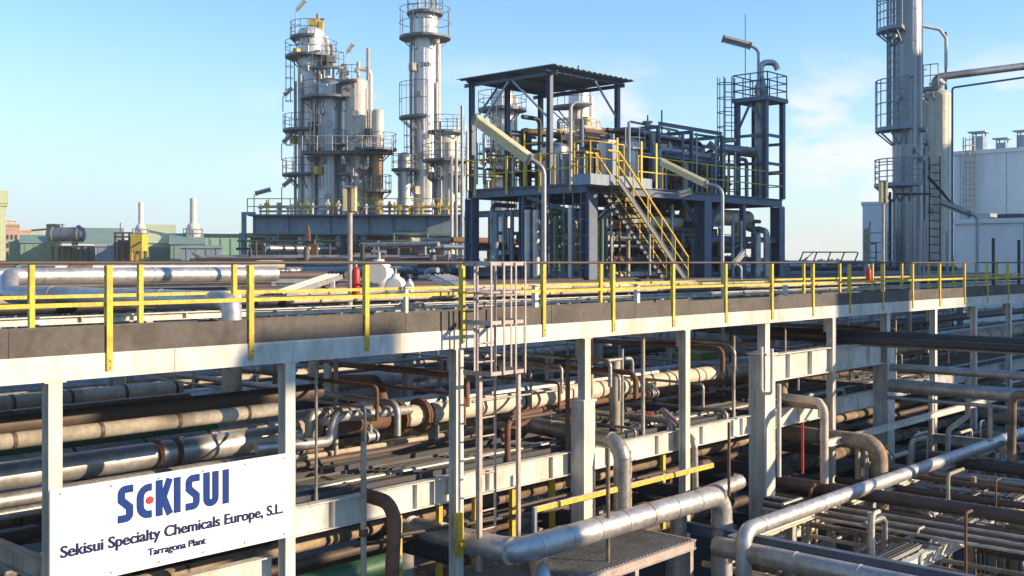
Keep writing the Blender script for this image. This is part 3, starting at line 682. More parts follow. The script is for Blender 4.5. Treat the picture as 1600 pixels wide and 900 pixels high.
pipe([(16.9, 9.9, -6.0), (13.5, 9.9, -6.0)], 0.14, ALU_DULL, 'grey pipe low under the grating platform', 'foreground pipes')
pipe([(18.0, 12.0, -6.4), (18.0, 12.0, -4.75), (20.3, 12.0, -4.65)], 0.16, ALU_DULL, 'silver branch pipe turned down beside the end of the big foreground pipe', 'foreground pipes', bend=0.3)

# grating platform and yellow lower rails
t = thing('grating_platform', 'small grating platform with pink edge beam below the big foreground pipe', 'platform', (14.9, 12, G))
b = MB(); P0, P1, Q0, Q1, pz = 12.7, 17.0, 11.0, 12.9, -5.1
b.box(P0, Q0 + 0.05, pz - 0.05, P1, Q1, pz - 0.02)
for k in range(44): u = P0 + (P1 - P0) * k / 43; b.box(u - 0.012, Q0 + 0.05, pz - 0.02, u + 0.012, Q1, pz + 0.012)
part('grating', b, GALV, t)
b = MB(); b.ibeam((P0, Q0, pz - 0.08), (P1, Q0, pz - 0.08), 0.08, 0.16); b.ibeam((P1 + 0.04, Q0, pz - 0.08), (P1 + 0.04, Q1, pz - 0.08), 0.08, 0.16); part('edge_beam', b, PINK, t)
for u in (13.4, 15.2, 16.9):
    b = MB(); b.ibeam((u, Q0 + 0.03, G), (u, Q0 + 0.03, pz - 0.17), 0.1, 0.1, (0, 1, 0)); part('leg', b, PINK, t)
t = thing('guard_rail', 'low rail with yellow posts round the grating platform', 'guard rail', (15, 12.2, -5.05))
for u, m in ((11.6, YELLOW), (12.5, YELLOW), (13.35, YELLOW), (14.3, YELLOW), (15.4, YELLOW), (16.6, YELLOW), (17.8, YELLOW), (19.0, YELLOW)):
    b = MB(); b.angle((u, 13.05, -5.6), (u, 13.05, -3.75), 0.085, (1, 0, 0)); part('post', b, m, t)
b = MB(); b.tube([(11.2, 13.02, -3.78), (13.5, 13.02, -3.78)], 0.03, 8); part('top_rail', b, DARKPIPE, t)
b = MB(); b.bar((13.7, 12.0, -4.15), (19.2, 11.95, -4.15), 0.08, 0.014); part('top_rail', b, YELLOW, t)
b = MB(); b.tube([(13.7, 12.02, -4.12), (19.2, 11.98, -4.12)], 0.028, 8); part('top_rail', b, PINK, t)
b = MB(); b.bar((13.7, 12.0, -5.3), (13.7, 12.0, -4.1), 0.06, 0.06, (1, 0, 0)); part('post', b, BLUEGREY, t)
b = MB(); b.tube([(11.2, 12.95, -4.3), (14.6, 12.2, -4.3)], 0.03, 8); b.tube([(14.0, 12.7, -4.25), (18.5, 12.6, -4.25)], 0.03, 8); part('mid_rail', b, DARKPIPE, t)
t = thing('yellow_bracket', 'short yellow frame at the foot of the sunlit column by the caged ladder', 'bracket', (12.4, 12.1, -5))
b = MB(); b.box(12.2, 12.3, -4.7, 12.32, 12.38, -4.0); part('cover', b, YELLOW, t)
b = MB(); b.bar((12.2, 12.25, -4.5), (13.0, 12.25, -4.5), 0.07, 0.04); part('bar', b, YELLOW, t)

# verticals in the foreground
def vpipe(px, t, y0, y1, r, m, label, **kw): return pipe([wp(px, y1, t), wp(px, y0, t)], r, m, label, 'upright pipes of the rack', **kw)
vpipe(568, 16.0, 690, 930, 0.045, LAG, 'thin beige upright pipe with a small flange right of the sign', bands=0, flanges=[(wp(568, 832, 16.0), (0, 0, 1))])
vpipe(887, 20, 560, 760, 0.045, RUSTY, 'thin rusty upright pipe left of the boxed column', bands=0)
vpipe(855, 23, 548, 596, 0.045, LAG, 'short beige upright pipe hanging under the walkway', bands=0)
vpipe(961, 22, 560, 692, 0.11, LAG, 'thick cream upright pipe right of the boxed column', bands=1.2)
vpipe(972, 22, 545, 690, 0.035, GALV, 'thin grey upright pipe right of the thick cream one', bands=0)
pipe([wp(1035, 640, 23.5), wp(1085, 690, 22.5), wp(1087, 790, 22.5)], 0.07, ALU_DULL, 'slim grey pipe bending down left of the heavy column', 'upright pipes of the rack', bend=0.2, bands=0)
vpipe(950, 18.5, 700, 905, 0.035, LAG_DIRTY, 'thin upright pole standing by the grating platform', bands=0)
pipe([wp(1190, 542, 23.3), wp(1190, 615, 23.3), wp(1206, 615, 23.0), wp(1206, 545, 23.0)], 0.035, CREAM, 'thin cream pipe looped on the face of the heavy column', 'upright pipes of the rack', bend=0.1, bands=0)
vpipe(1217, 24, 600, 745, 0.05, CREAM, 'slim cream upright pipe beside the heavy column', bands=0)
pipe([wp(1225, 620, 26), wp(1280, 628, 24.5), wp(1288, 640, 24.3), wp(1288, 755, 24.3)], 0.09, LAG, 'cream pipe bending down right of the heavy column', 'upright pipes of the rack', bend=0.2, bands=0)
pipe([wp(1225, 575, 27), wp(1222, 628, 26.5), wp(1282, 632, 25.5)], 0.12, LAG_DIRTY, 'dirty beige pipe elbow hung under the deep girder', 'upright pipes of the rack', bend=0.3, bands=0)
vpipe(1139, 21, 660, 775, 0.03, RUSTY, 'thin rusty hanger rod left of the heavy column', bands=0)
vpipe(1254, 24, 660, 740, 0.03, RED, 'thin red rod hanging below the deep girder', bands=0)
pipe([wp(1512, 590, 30), wp(1512, 650, 30), wp(1482, 672, 30), wp(1480, 720, 30)], 0.075, LAG, 'offset cream pipe hanging at the right behind the long silver pipe', 'upright pipes of the rack', bend=0.16, bands=0)
vpipe(1455, 31, 600, 720, 0.08, LAG, 'cream upright pipe behind the long silver pipe', bands=0)
vpipe(1547, 27, 630, 690, 0.06, ALU_DULL, 'short grey upright pipe at the right edge', bands=0)
pipe([wp(1640, 618, 24), wp(1582, 616, 25), wp(1580, 720, 25)], 0.10, LAG_DIRTY, 'brown grey pipe bending down near the right edge', 'upright pipes of the rack', bend=0.25, bands=0)
pipe([(25.0, 14.0, -4.3), (25.0, 11.0, -4.3), (25.0, 11.0, -6.5)], 0.2, LAG_DIRTY, 'dirty brown elbow turned down under the shaded heavy frame', 'upright pipes of the rack', bend=0.4)

# pipes crossing the rack in the shade at the right
def xpipe(U, z, r, v0, v1, m, label, **kw): return pipe([(U, v1, z), (U, v0, z)], r, m, label, 'pipes crossing below the walkway', **kw)
xpipe(27.0, -1.9, 0.13, 2, 17, BLACK, 'thick black cable bundle crossing just below the walkway at the right', bands=0)
xpipe(26.6, -2.0, 0.10, 2, 15, BLACK, 'second black cable bundle crossing just below the walkway at the right', bands=0)
xpipe(27.3, -2.15, 0.05, 2, 14, ALU_DULL, 'thin grey pipe crossing under the black cable bundles', bands=0)
xpipe(28.8, -2.85, 0.11, 2, 12.3, ALU_DULL, 'grey pipe crossing at the right, upper of two thick ones')
xpipe(28.4, -3.3, 0.18, 2, 12.2, ALU_DULL, 'thick grey pipe crossing at the right, lower of two', bands=2.6, n=16)
xpipe(28.2, -3.6, 0.05, 2, 12.2, ALU_DULL, 'thin grey pipe crossing below the thick grey one at the right', bands=0)
xpipe(23.0, -5.12, 0.15, 5, 13.4, DARKPIPE, 'thick dark brown pipe crossing in front of the heavy column foot', bands=0.9, n=16)
for k in range(8):
    xpipe(22.5 - k * 0.2, -5.32 - 0.02 * (k % 3), [0.05, 0.035, 0.045][k % 3], 3.5, 12.6 - .1 * k, [DARKPIPE, LAG, RUSTY][k % 3], '%s pipe of the brown bundle crossing the lower right, %s from the heavy column' % (['dark', 'cream', 'rusty'][k % 3], ORD[k]), bands=0)
for k, (U, z, r, m, lk) in enumerate([(24.2, -5.3, 0.05, LAG, 'thin cream'), (25.2, -5.35, 0.08, DARKPIPE, 'dark'), (26.3, -5.25, 0.06, RUSTY, 'rusty'), (27.4, -5.3, 0.11, ALU_DULL, 'grey'), (28.2, -5.4, 0.05, LAG, 'slim cream'), (29.2, -5.3, 0.14, DARKPIPE, 'thick dark'), (30.6, -5.35, 0.06, ALU_DULL, 'thin grey'), (32.2, -5.3, 0.10, LAG_DIRTY, 'dirty'), (34.0, -5.2, 0.12, ALU_DULL, 'slim grey'), (36.2, -5.0, 0.15, LAG_DIRTY, 'thick dirty')]):
    xpipe(U, z, r, 3, 12.2, m, '%s crossing pipe behind the long silver pipe, %s from the heavy column' % (lk, ORD[k]), bands=1.8 if r > 0.09 else 0)
for k, (U, z, r, m, lk) in enumerate([(19.2, -6.2, 0.07, ALU_DULL, 'thin grey'), (20.5, -6.4, 0.12, LAG_DIRTY, 'dirty'), (22.4, -6.1, 0.05, LAG, 'thin cream'), (24.6, -6.3, 0.1, DARKPIPE, 'dark'), (27.0, -6.2, 0.14, ALU_DULL, 'grey')]):
    xpipe(U, z, r, 2, 12.2, m, '%s low crossing pipe near the ground, %s from the grating platform' % (lk, ORD[k]), bands=0)
rz = random.Random(21)
for k in range(34):                            # thin uprights, hangers and short runs filling the lattice
    U = rz.uniform(19.0, 38); v = rz.uniform(6.0, 12.1)
    if abs(v - 10.35) < .25: v -= .5
    if abs(v - 8.3) < .45: v += .8
    m, lk = [(LAG, 'cream'), (GALV, 'grey'), (ALU_DULL, 'silver'), (LAG, 'cream'), (LAG_DIRTY, 'dirty')][k % 5]; r = rz.choice([.025, .035, .05, .065])
    if k % 3: 
        zt = rz.uniform(-5.6, -4.3); pts = [(U, v, G), (U, v, zt)]; kind = 'thin upright'
    else:
        zt = rz.uniform(-7.0, -5.6); L_ = rz.uniform(1.5, 5); pts = [(U, v, zt), (U + L_, v, zt), (U + L_, v, zt - 1.2)]; kind = 'thin level'
    LATE.append((pipe(pts, r, m, None, 'thin pipes of the lower right lattice', bands=0, n=8, bend=r * 3), lk + ' ' + kind + ' pipe in the lower right lattice, %s such from the left', (U, v, 0)))
for k in range(110):  # more small pipes of the lattice, in their own category
    m, lk = [(LAG, 'cream'), (GALV, 'grey'), (LAG_DIRTY, 'dirty'), (RUSTY, 'rusty'), (ALU_DULL, 'silver'), (CREAM, 'white')][k % 6]; r = rz.choice([.02, .028, .036, .045])
    U = rz.uniform(18.5, 36); v = rz.uniform(5.0, 12.1); kd = ['upright', 'level', 'crossing'][k % 3]
    if abs(v - 10.35) < .25: v -= .5
    if kd == 'upright': z = rz.uniform(-6.2, -4.4); pts = [(U, v, G), (U, v, z), (U + .3, v, z)]
    elif kd == 'level': z = rz.uniform(-6.6, -5.15); pts = [(U, v, z), (U + rz.uniform(1.5, 6), v, z)]
    else: z = rz.uniform(-6.6, -5.15); pts = [(U, v, z), (U, v - rz.uniform(1.2, 4), z)]
    LATE.append((pipe(pts, r, m, None, 'thin conduits of the lower right lattice', bands=0, n=7, bend=r * 3, name='conduit', cat='conduit'), lk + ' ' + kd + ' conduit in the lower right lattice, %s such from the left', (U, v, 0)))
for k, (U0_, v, z) in enumerate([(19, 11.6, -6.0), (19, 9.4, -6.3), (21, 7.2, -6.6), (24, 11.9, -4.3), (24, 6.4, -7.0)]):
    b = MB(); b.ibeam((U0_, v, z), (40, v, z), .12, .16); solo('steel_beam', b, CREAM, 'slim cream beam of the lower right lattice, %s of five from the top' % ORD[[1, 2, 3, 0, 4][k]], 'beam', 'lattice beams')
# lower steel at the right
def steel(p, q, wf, h, m, label, xax=(0, 0, 1), name='steel_beam', cat='beam', grp='lower steel members'):
    b = MB(); b.ibeam(p, q, wf, h, xax); return solo(name, b, m, label, cat, grp)
t = thing('cable_tray_beam', 'sunlit cream beam with a ladder cable tray climbing across the lower right corner', 'beam', (22, 8.1, -5.7))
b = MB(); b.ibeam((14, 8.15, -5.62), (40, 8.15, -5.62), 0.16, 0.24); part('beam', b, CREAM, t)
b = MB()
for v in (8.3, 8.62): b.bar((14, v, -5.46), (40, v, -5.46), 0.07, 0.015)
for k in range(80): b.bar((14.1 + k * 0.325, 8.31, -5.46), (14.1 + k * 0.325, 8.61, -5.46), 0.03, 0.05)
part('cable_tray', b, GALV, t)
b = MB()
for v, rr in ((8.36, 0.03), (8.44, 0.025), (8.52, 0.035)): b.tube([(14, v, -5.42), (40, v, -5.42)], rr, 8)
part('cable', b, BLACK, t)
steel((17.9, 10.75, -5.25), (36, 10.75, -5.25), 0.18, 0.2, CREAM, 'cream beam running just below the long silver pipe')
steel((18.3, 12.4, -5.25), (18.3, 4.5, -5.25), 0.16, 0.2, NAVY, 'dark blue beam under the lower right pipe elbow')
steel((31, 4.0, -5.0), (31, 12.5, -5.0), 0.14, 0.25, CREAM_OLD, 'worn cream beam crossing at the right behind the cable tray')
for k, (U, v) in enumerate([(19.0, 8.15), (23.0, 8.15), (27.0, 8.15), (31.0, 8.15), (35.0, 8.15)]):
    steel((U, v, G), (U, v, -5.75), 0.15, 0.15, CREAM_OLD, 'worn cream post under the cable tray beam, %s from the grating platform' % ORD[k], (0, 1, 0), 'steel_post', 'post', 'posts under the cable tray')
for k, (U, v) in enumerate([(20.2, 10.75), (24.0, 10.75), (28.0, 10.75), (32.0, 10.75)]):
    steel((U, v, G), (U, v, -5.36), 0.16, 0.16, CREAM_OLD, 'worn cream post under the long silver pipe, %s from its elbow' % ORD[k], (0, 1, 0), 'steel_post', 'post', 'posts under the silver pipe')
for k in range(14):
    U = random.uniform(19.5, 33); v = random.uniform(8.6, 12.0); r = random.choice([0.04, 0.06, 0.09])
    if abs(v - 10.35) < 0.3 or abs(v - 10.75) < 0.3: v += 0.75
    zt = random.uniform(-5.1, -4.4); m = [LAG, ALU_DULL, LAG_DIRTY, RUSTY][k % 4]
    LATE.append((pipe([(U, v, G), (U, v, zt), (U + random.choice([-0.9, 0.9]), v, zt)], r, m, None, 'risers in the lower right', bands=0, bend=r * 3), ['cream', 'grey', 'dirty', 'rusty'][k % 4] + ' riser bending over among the lower right pipes, %s such from the left', (U, v, 0)))
#==UPPER==
# hand wheel valves fitted into a few pipes
def gate_valve(o, p, d, r):
    p = Vector(p); d = Vector(d).normalized(); b = MB()
    b.tube([p - d * r * 1.6, p + d * r * 1.6], r * 1.35, 12)
    for q in (-1, 1): b.tube([p + d * (q * r * 1.6 - .02), p + d * (q * r * 1.6 + .02)], r * 1.9, 14)
    b.tube([p, p + Vector((0, 0, r * 3.4))], r * .7, 10); b.tube([p + Vector((0, 0, r * 2.2)), p + Vector((0, 0, r * 2.5))], r * 1.2, 10)
    v = part('valve', b, GALV, o)
    b = MB(); b.tube([p + Vector((0, 0, r * 3.4)), p + Vector((0, 0, r * 5))], r * .2, 6)
    c = p + Vector((0, 0, r * 4.7)); R_ = r * 1.8
    b.tube([c + Vector((math.cos(a) * R_, math.sin(a) * R_, 0)) for a in [2 * math.pi * i / 14 for i in range(15)]], r * .2, 6, bend=0)
    b.tube([c - Vector((R_, 0, 0)), c + Vector((R_, 0, 0))], r * .14, 5); b.tube([c - Vector((0, R_, 0)), c + Vector((0, R_, 0))], r * .14, 5)
    part('handwheel', b, RED if o.name[-1] in '13' else YELLOW, v)
for U, V, z, r in ((12.2, 14.45, -3.0, .06), (20.6, 14.45, -3.0, .06), (19.0, 13.38, -3.435, .05), (24.3, 13.38, -3.435, .05)):
    for o in COL.objects:
        if o.name.startswith('pipe') and o.parent is None and 'label' in o and abs(o.location.y - V) < .01 and abs(o.location.z - (z - r)) < .02: gate_valve(o, (U, V, z), (1, 0, 0), r); break
for U, v, z, r, m, lab in ((20.6, 11.2, -5.6, .05, LAG, 'cream pipe with a hand wheel valve right of the foreground silver elbow'), (23.4, 9.2, -5.5, .06, ALU_DULL, 'grey pipe with a hand wheel valve under the long silver pipe'), (26.5, 11.4, -4.9, .06, LAG, 'cream pipe with a hand wheel valve below the shaded heavy frame'), (15.2, 13.6, -4.85, .06, RUSTY, 'rusty pipe with a hand wheel valve behind the grating platform')):
    o = pipe([(U - 1.2, v, z), (U + 1.2, v, z), (U + 1.2, v, G)], r, m, lab, 'pipes with hand wheel valves', bands=0, bend=r * 3); gate_valve(o, (U, v, z), (1, 0, 0), r)

# ================================================================== BLUE STEEL PLATFORM
NX0, NX1, NY0, NY1, DZ = 29.1, 42.6, 23.0, 28.9, 2.72
t = thing('steel_platform', 'dark blue steel platform structure with corrugated canopy roof and yellow railings', 'platform', (35, 26, G))
def col(u, v, z0, z1, s=0.24, m=NAVY, par=None, name='column'):
    b = MB(); b.ibeam((u, v, z0), (u, v, z1), s, s, (0, 1, 0), s * 0.09, s * 0.08); part(name, b, m, par or t)
UC = 36.4
for u, v, s in ((NX0 + 0.15, NY0 + 0.15, 0.42), (NX0 + 0.15, NY1 - 0.15, 0.38), (UC, NY0 + 0.15, 0.5), (UC, NY1 - 0.15, 0.32), (NX1 - 0.2, NY0 + 0.2, 0.46), (NX1 - 0.2, NY1 - 0.15, 0.34), (32.6, NY1 - 0.15, 0.26), (NX0 + 0.15, 26.2, 0.2), (39.4, NY0 + 0.15, 0.2)):
    col(u, v, G, DZ - 0.34, s)
def nbeam(p, q, h=0.32, wf=0.2, name='beam', m=NAVY):
    b = MB(); b.ibeam(p, q, wf, h); part(name, b, m, t)
zb = DZ - 0.17
nbeam((NX0, NY0 + 0.1, zb), (NX1, NY0 + 0.1, zb)); nbeam((NX0, NY1 - 0.1, zb), (NX1, NY1 - 0.1, zb))
for u in (NX0 + 0.1, 31.5, 34, UC, 39.4, NX1 - 0.1): nbeam((u, NY0 + 0.21, zb), (u, NY1 - 0.21, zb), 0.30)
nbeam((UC, NY0 + 0.15, 0.95), (NX1, NY0 + 0.15, 0.95), 0.22); nbeam((NX0, NY1 - 0.1, 0.6), (NX1, NY1 - 0.1, 0.6), 0.22); nbeam((UC, NY1 - 0.2, 1.5), (UC, NY0 + 0.4, 1.5), 0.22)
nbeam((NX0 + 0.15, NY0 + 0.4, -0.4), (NX0 + 0.15, NY1 - 0.4, -0.4), 0.2)
for p, q in (((NX0 + 0.15, 26.0, DZ - 0.35), (NX0 + 0.15, NY0 + 0.4, 1.6)), ((NX0 + 0.6, NY0 + 0.15, 1.5), (31.2, NY0 + 0.15, DZ - 0.35)), ((UC - 0.3, NY0 + 0.15, 1.4), (35.0, NY0 + 0.15, DZ - 0.34)), ((UC + 0.3, NY0 + 0.15, 1.4), (37.8, NY0 + 0.15, DZ - 0.34))):
    b = MB(); b.ibeam(p, q, 0.12, 0.14); part('brace', b, NAVY, t)
b = MB(); b.box(NX0 + 0.02, NY0 + 0.22, DZ - 0.012, NX1 - 0.02, NY1 - 0.22, DZ + 0.02); part('deck', b, GRATE, t)
b = MB(); b.box(NX0 - 0.9, NY0 - 0.75, DZ - 0.14, NX0 + 2.6, NY0 + 0.0, DZ + 0.22); part('landing', b, BLUEGREY, t)
# railings on the deck
for pts, m in (([(NX0, NY1, DZ), (NX0, NY0 + 0.1, DZ)], YELLOW), ([(NX0 + 2.8, NY0, DZ), (NX1, NY0, DZ)], YELLOW), ([(NX0, NY1, DZ), (NX1, NY1, DZ)], YELLOW), ([(NX1, NY0, DZ), (NX1, NY1, DZ)], YELLOW), ([(NX0 - 0.85, NY0 - 0.02, DZ + 0.2), (NX0 - 0.85, NY0 - 0.7, DZ + 0.2), (NX0 + 1.0, NY0 - 0.7, DZ + 0.2)], YELLOW)):
    b = MB(); b.rails([Vector(p) for p in pts], 1.1, 0.026, 1.5); part('railing', b, m, t)
for v in (23.8, 25.2, 26.8, 28.4):
    b = MB(); b.box(NX0 - 0.06, v - 0.05, DZ - 0.25, NX0 - 0.03, v + 0.05, DZ + 1.15); part('railing_post', b, YELLOW, t)
for u in (29.6, 31.0, 31.9):
    b = MB(); b.box(u, NY0 - 0.78, DZ - 0.1, u + 0.09, NY0 - 0.755, DZ + 1.5); part('railing_post', b, YELLOW, t)
# canopy
RX0, RX1, RY0, RY1, RZ = 29.25, 34.1, 24.75, 29.6, 6.95
for u, v in ((29.6, 25.2), (29.6, 29.1), (33.6, 25.2), (33.6, 29.1), (31.6, 29.1)): col(u, v, DZ + 0.02, RZ - 0.12, 0.17, NAVY, t, 'canopy_post')
for k, v in enumerate((25.2, 27.1, 29.1)): nbeam((RX0 + 0.1, v, RZ - 0.06), (RX1 - 0.1, v, RZ - 0.06), 0.14, 0.09, 'purlin')
for u in (29.6, 33.6):
    nbeam((u, RY0 + 0.1, RZ - 0.19), (u, RY1 - 0.1, RZ - 0.19), 0.13, 0.09, 'rafter')
for p, q in (((29.6, 25.3, 5.2), (29.6, 27.0, RZ - 0.26)), ((29.6, 28.9, 5.0), (29.6, 27.2, RZ - 0.26)), ((33.5, 25.2, 5.6), (32.2, 25.2, RZ - 0.14)), ((29.75, 29.1, 5.4), (31.0, 29.1, RZ - 0.14))):
    b = MB(); b.bar(p, q, 0.07, 0.05); part('brace', b, GALV, t)
b = MB(); vs = []; n = 60
for k in range(n + 1):
    u = RX0 + (RX1 - RX0) * k / n; ph = k % 4; dz = (0.0, 0.045, 0.045, 0.0)[ph]
    for v in (RY0, RY1):
        vs += [(u, v, RZ + 0.012 + dz), (u, v, RZ + 0.024 + dz)]
fs = []
for k in range(n):
    a = k * 4
    fs += [(a, a + 2, a + 6, a + 4), (a + 1, a + 5, a + 7, a + 3), (a, a + 4, a + 5, a + 1), (a + 2, a + 3, a + 7, a + 6)]
b.add(vs, fs); part('roof', b, BLUEGREY, t)
b = MB(); b.tube([(33.2, 26.8, RZ + 0.05), (33.2, 26.8, RZ + 0.75)], 0.03, 6); b.tube([(33.2, 26.8, RZ + 0.6), (32.3, 27.8, RZ + 0.15)], 0.025, 6); part('mast', b, DARKST, t)

for u in (34.6, 36.9, 39.2):
    for v in (24.0, 27.4):
        b = MB(); b.ibeam((u, v, DZ + .021), (u, v, 5.25), .12, .12, (0, 1, 0)); part('equipment_post', b, NAVY, t)
    for z in (4.1, 5.2): nbeam((u, 24.07, z), (u, 27.33, z), .14, .08, 'equipment_beam')
for v in (24.0, 27.4):
    for z in (4.05, 5.25): nbeam((34.6, v, z + .08), (39.2, v, z + .08), .14, .08, 'equipment_beam')
for v in (23.3, 24.4, 25.6):
    b = MB(); b.ladder((NX0 - .1, v, G), DZ - .35, (0, 1, 0), .7, .03, .55); part('rung_frame', b, NAVY, t)
# stairs
t = thing('staircase', 'steel staircase with yellow handrails descending from the blue platform', 'stairs', (31.5, 22.5, -3))
sx0, sx1, sz0, sz1 = 29.4, 33.6, DZ + 0.05, -0.75
for v in (22.0, 22.95):
    b = MB(); b.ibeam((sx0, v, sz0), (sx1, v, sz1), 0.06, 0.2); part('stringer', b, RAILG, t)
b = MB(); b.box(sx1 - .05, 21.95, sz1 - .15, sx1 + 1.2, 23.0, sz1 - .08)
for u in (sx1 + .1, sx1 + 1.1):
    for v in (22.05, 22.9): b.bar((u, v, G), (u, v, sz1 - .152), .1, .1, (1, 0, 0))
part('landing', b, RAILG, t)
b = MB()
for k in range(1, 20):
    f = k / 20; u = sx0 + (sx1 - sx0) * f; z = sz0 + (sz1 - sz0) * f
    b.box(u - 0.12, 22.04, z - 0.02, u + 0.12, 22.91, z + 0.015)
part('tread', b, GRATE, t)
for v in (22.0, 22.95):
    b = MB(); d = Vector((0, 0, 0.95))
    a, c = Vector((sx0 - 0.6, v, sz0)), Vector((sx0, v, sz0)); e = Vector((sx1, v, sz1))
    b.tube([a + d, c + d, e + d], 0.04, 8, bend=0.1); b.tube([c + d * 0.5, e + d * 0.5], 0.028, 6)
    for k in range(6): p = c.lerp(e, k / 5); b.tube([p, p + d], 0.028, 6)
    part('handrail', b, YELLOW, t)

# slim tower on the right end of the platform
t = thing('pipe_tower', 'slim dark blue steel tower with ladder and gooseneck vent at the platform end', 'tower', (41.6, 23.7, DZ))
tx0, tx1, ty0, ty1, tz = 41.1, 42.55, 23.05, 24.4, 6.95
for u, v in ((tx0, ty0), (tx1, ty0), (tx0, ty1), (tx1, ty1)): col(u, v, DZ, tz - 0.1, 0.2, NAVY, t)
for z in (4.2, 5.4):
    for p, q in (((tx0 + 0.1, ty0, z), (tx1 - 0.1, ty0, z)), ((tx0, ty0 + 0.1, z), (tx0, ty1 - 0.1, z)), ((tx1, ty0 + 0.1, z - 0.3), (tx1, ty1 - 0.1, z - 0.3))):
        b = MB(); b.bar(p, q, 0.12, 0.08); part('tie', b, NAVY, t)
b = MB(); b.box(tx0 - 0.15, ty0 - 0.2, tz - 0.1, tx1 + 0.15, ty1 + 0.2, tz + 0.08); part('deck', b, NAVY, t)
for p, q in (((tx0, ty0, 5.6), (tx0, ty0 + 0.75, tz - 0.12)), ((tx0, ty1, 5.6), (tx0, ty1 - 0.65, tz - 0.12))):
    b = MB(); b.bar(p, q, 0.09, 0.07); part('brace', b, NAVY, t)
b = MB(); b.rails([Vector(p) for p in ((tx0 - 0.1, ty0 - 0.15, tz + 0.08), (tx1 + 0.1, ty0 - 0.15, tz + 0.08), (tx1 + 0.1, ty1 + 0.15, tz + 0.08), (tx0 - 0.1, ty1 + 0.15, tz + 0.08))], 1.0, 0.028, 0.8, (1, 0.66, 0.33), True); part('railing', b, NAVY, t)
b = MB(); b.ladder((tx0 - 0.12, ty1 + 0.3, DZ), tz + 1.0, (0.7, -0.7, 0), 0.42, 0.03); b.cage((tx0 - 0.12, ty1 + 0.3, 0), 5.2, tz + 1.0, (-1, 0.2, 0), 0.34, 0.62, 0.02); part('ladder', b, NAVY, t)
b = MB(); b.lathe([(0.24, DZ + 0.02), (0.24, 6.8), (0.24, 7.2), (0.28, 7.25), (0.28, 7.5), (0.22, 7.6), (0.15, 7.9)], (41.5, 23.5, 0), 16); part('stack', b, ALU_DULL, t)
b = MB(); b.tube([(41.5, 23.5, 7.9), (41.5, 23.5, 8.55), (41.95, 23.1, 8.55), (42.05, 23.0, 8.25)], 0.13, 12, bend=0.28); part('gooseneck', b, ALU, t)
b = MB(); b.tube([(40.9, 23.9, tz + 0.05), (40.9, 23.9, tz + 3.6)], 0.018, 5); part('lightning_rod', b, DARKST, t)

# equipment and pipes on the blue platform
def drum(p, q, r, m, name, label, cat, grp=None, ends=True, n=18):
    p, q = Vector(p), Vector(q); d = (q - p).normalized()
    t = thing(name, label, cat, ((p.x + q.x) / 2, (p.y + q.y) / 2, min(p.z, q.z) - r), 0, grp)
    b = MB(); b.tube([p, q], r, n, caps=False); b.bands(p, q, r, 1.1, 0.05, n)
    x = d.orthogonal().normalized(); y = d.cross(x)
    for c, s in ((p, -1), (q, 1)):
        vs = []; K = 5
        for i in range(K):
            a = R(90 * i / K); vs += [c + d * (s * r * 0.5 * math.sin(a)) + (x * math.cos(2 * math.pi * j / n) + y * math.sin(2 * math.pi * j / n)) * r * math.cos(a) for j in range(n)]
        vs.append(c + d * (s * r * 0.5)); fs = []
        for i in range(K - 1):
            for j in range(n):
                f = (i * n + j, i * n + (j + 1) % n, (i + 1) * n + (j + 1) % n, (i + 1) * n + j); fs.append(f if s > 0 else f[::-1])
        for j in range(n): fs.append(((K - 1) * n + j, (K - 1) * n + (j + 1) % n, K * n))
        b.add(vs, fs, True)
    part('shell', b, m, t)
    if ends:
        for f in (0.12, 0.88):
            c = p.lerp(q, f); b = MB(); b.tube([c - d * 0.06, c + d * 0.06], r * 1.16, n); part('flange', b, GALV, t)
        for f in (0.25, 0.75):
            c = p.lerp(q, f); b = MB(); b.box(c.x - 0.12, c.y - r * 0.7, c.z - r - 0.5, c.x + 0.12, c.y + r * 0.7, c.z - r * 0.75); part('saddle', b, NAVY, t)
        c = p.lerp(q, 0.4); b = MB(); b.tube([c, c + Vector((0, 0, r + 0.35))], r * 0.25, 10); b.tube([c + Vector((0, 0, r + 0.3)), c + Vector((0, 0, r + 0.37))], r * 0.42, 10); part('nozzle', b, GALV, t)
    return t
drum((34.6, 25.6, 4.75), (40.0, 24.9, 3.95), 0.40, SHELL_DARK, 'heat_exchanger', 'long grey heat exchanger sloping down on the blue steel platform', 'heat exchanger')
drum((35.2, 25.4, 4.85), (36.6, 25.2, 4.65), 0.5, SHELL_WARM, 'channel_head', 'beige drum end joined to the sloping heat exchanger', 'drum')
drum((38.6, 26.6, 3.5), (42.0, 26.4, 3.5), 0.45, BLUEGREY, 'drum', 'blue grey drum on the deck behind the slim tower', 'drum')
drum((39.6, 24.2, 4.75), (42.2, 24.0, 4.75), 0.22, SHELL_DARK, 'drum', 'small grey drum hung between the columns of the slim tower', 'drum', None, False)
drum((36.8, 24.2, 1.9), (41.6, 24.2, 1.9), 0.32, SHELL_WARM, 'drum', 'beige drum slung under the right half of the blue platform', 'drum', None, False)
drum((32.8, 24.0, 1.55), (36.0, 24.0, 1.55), 0.22, LAG, 'drum', 'sunlit beige drum under the blue platform right of the stairs', 'drum', None, False)
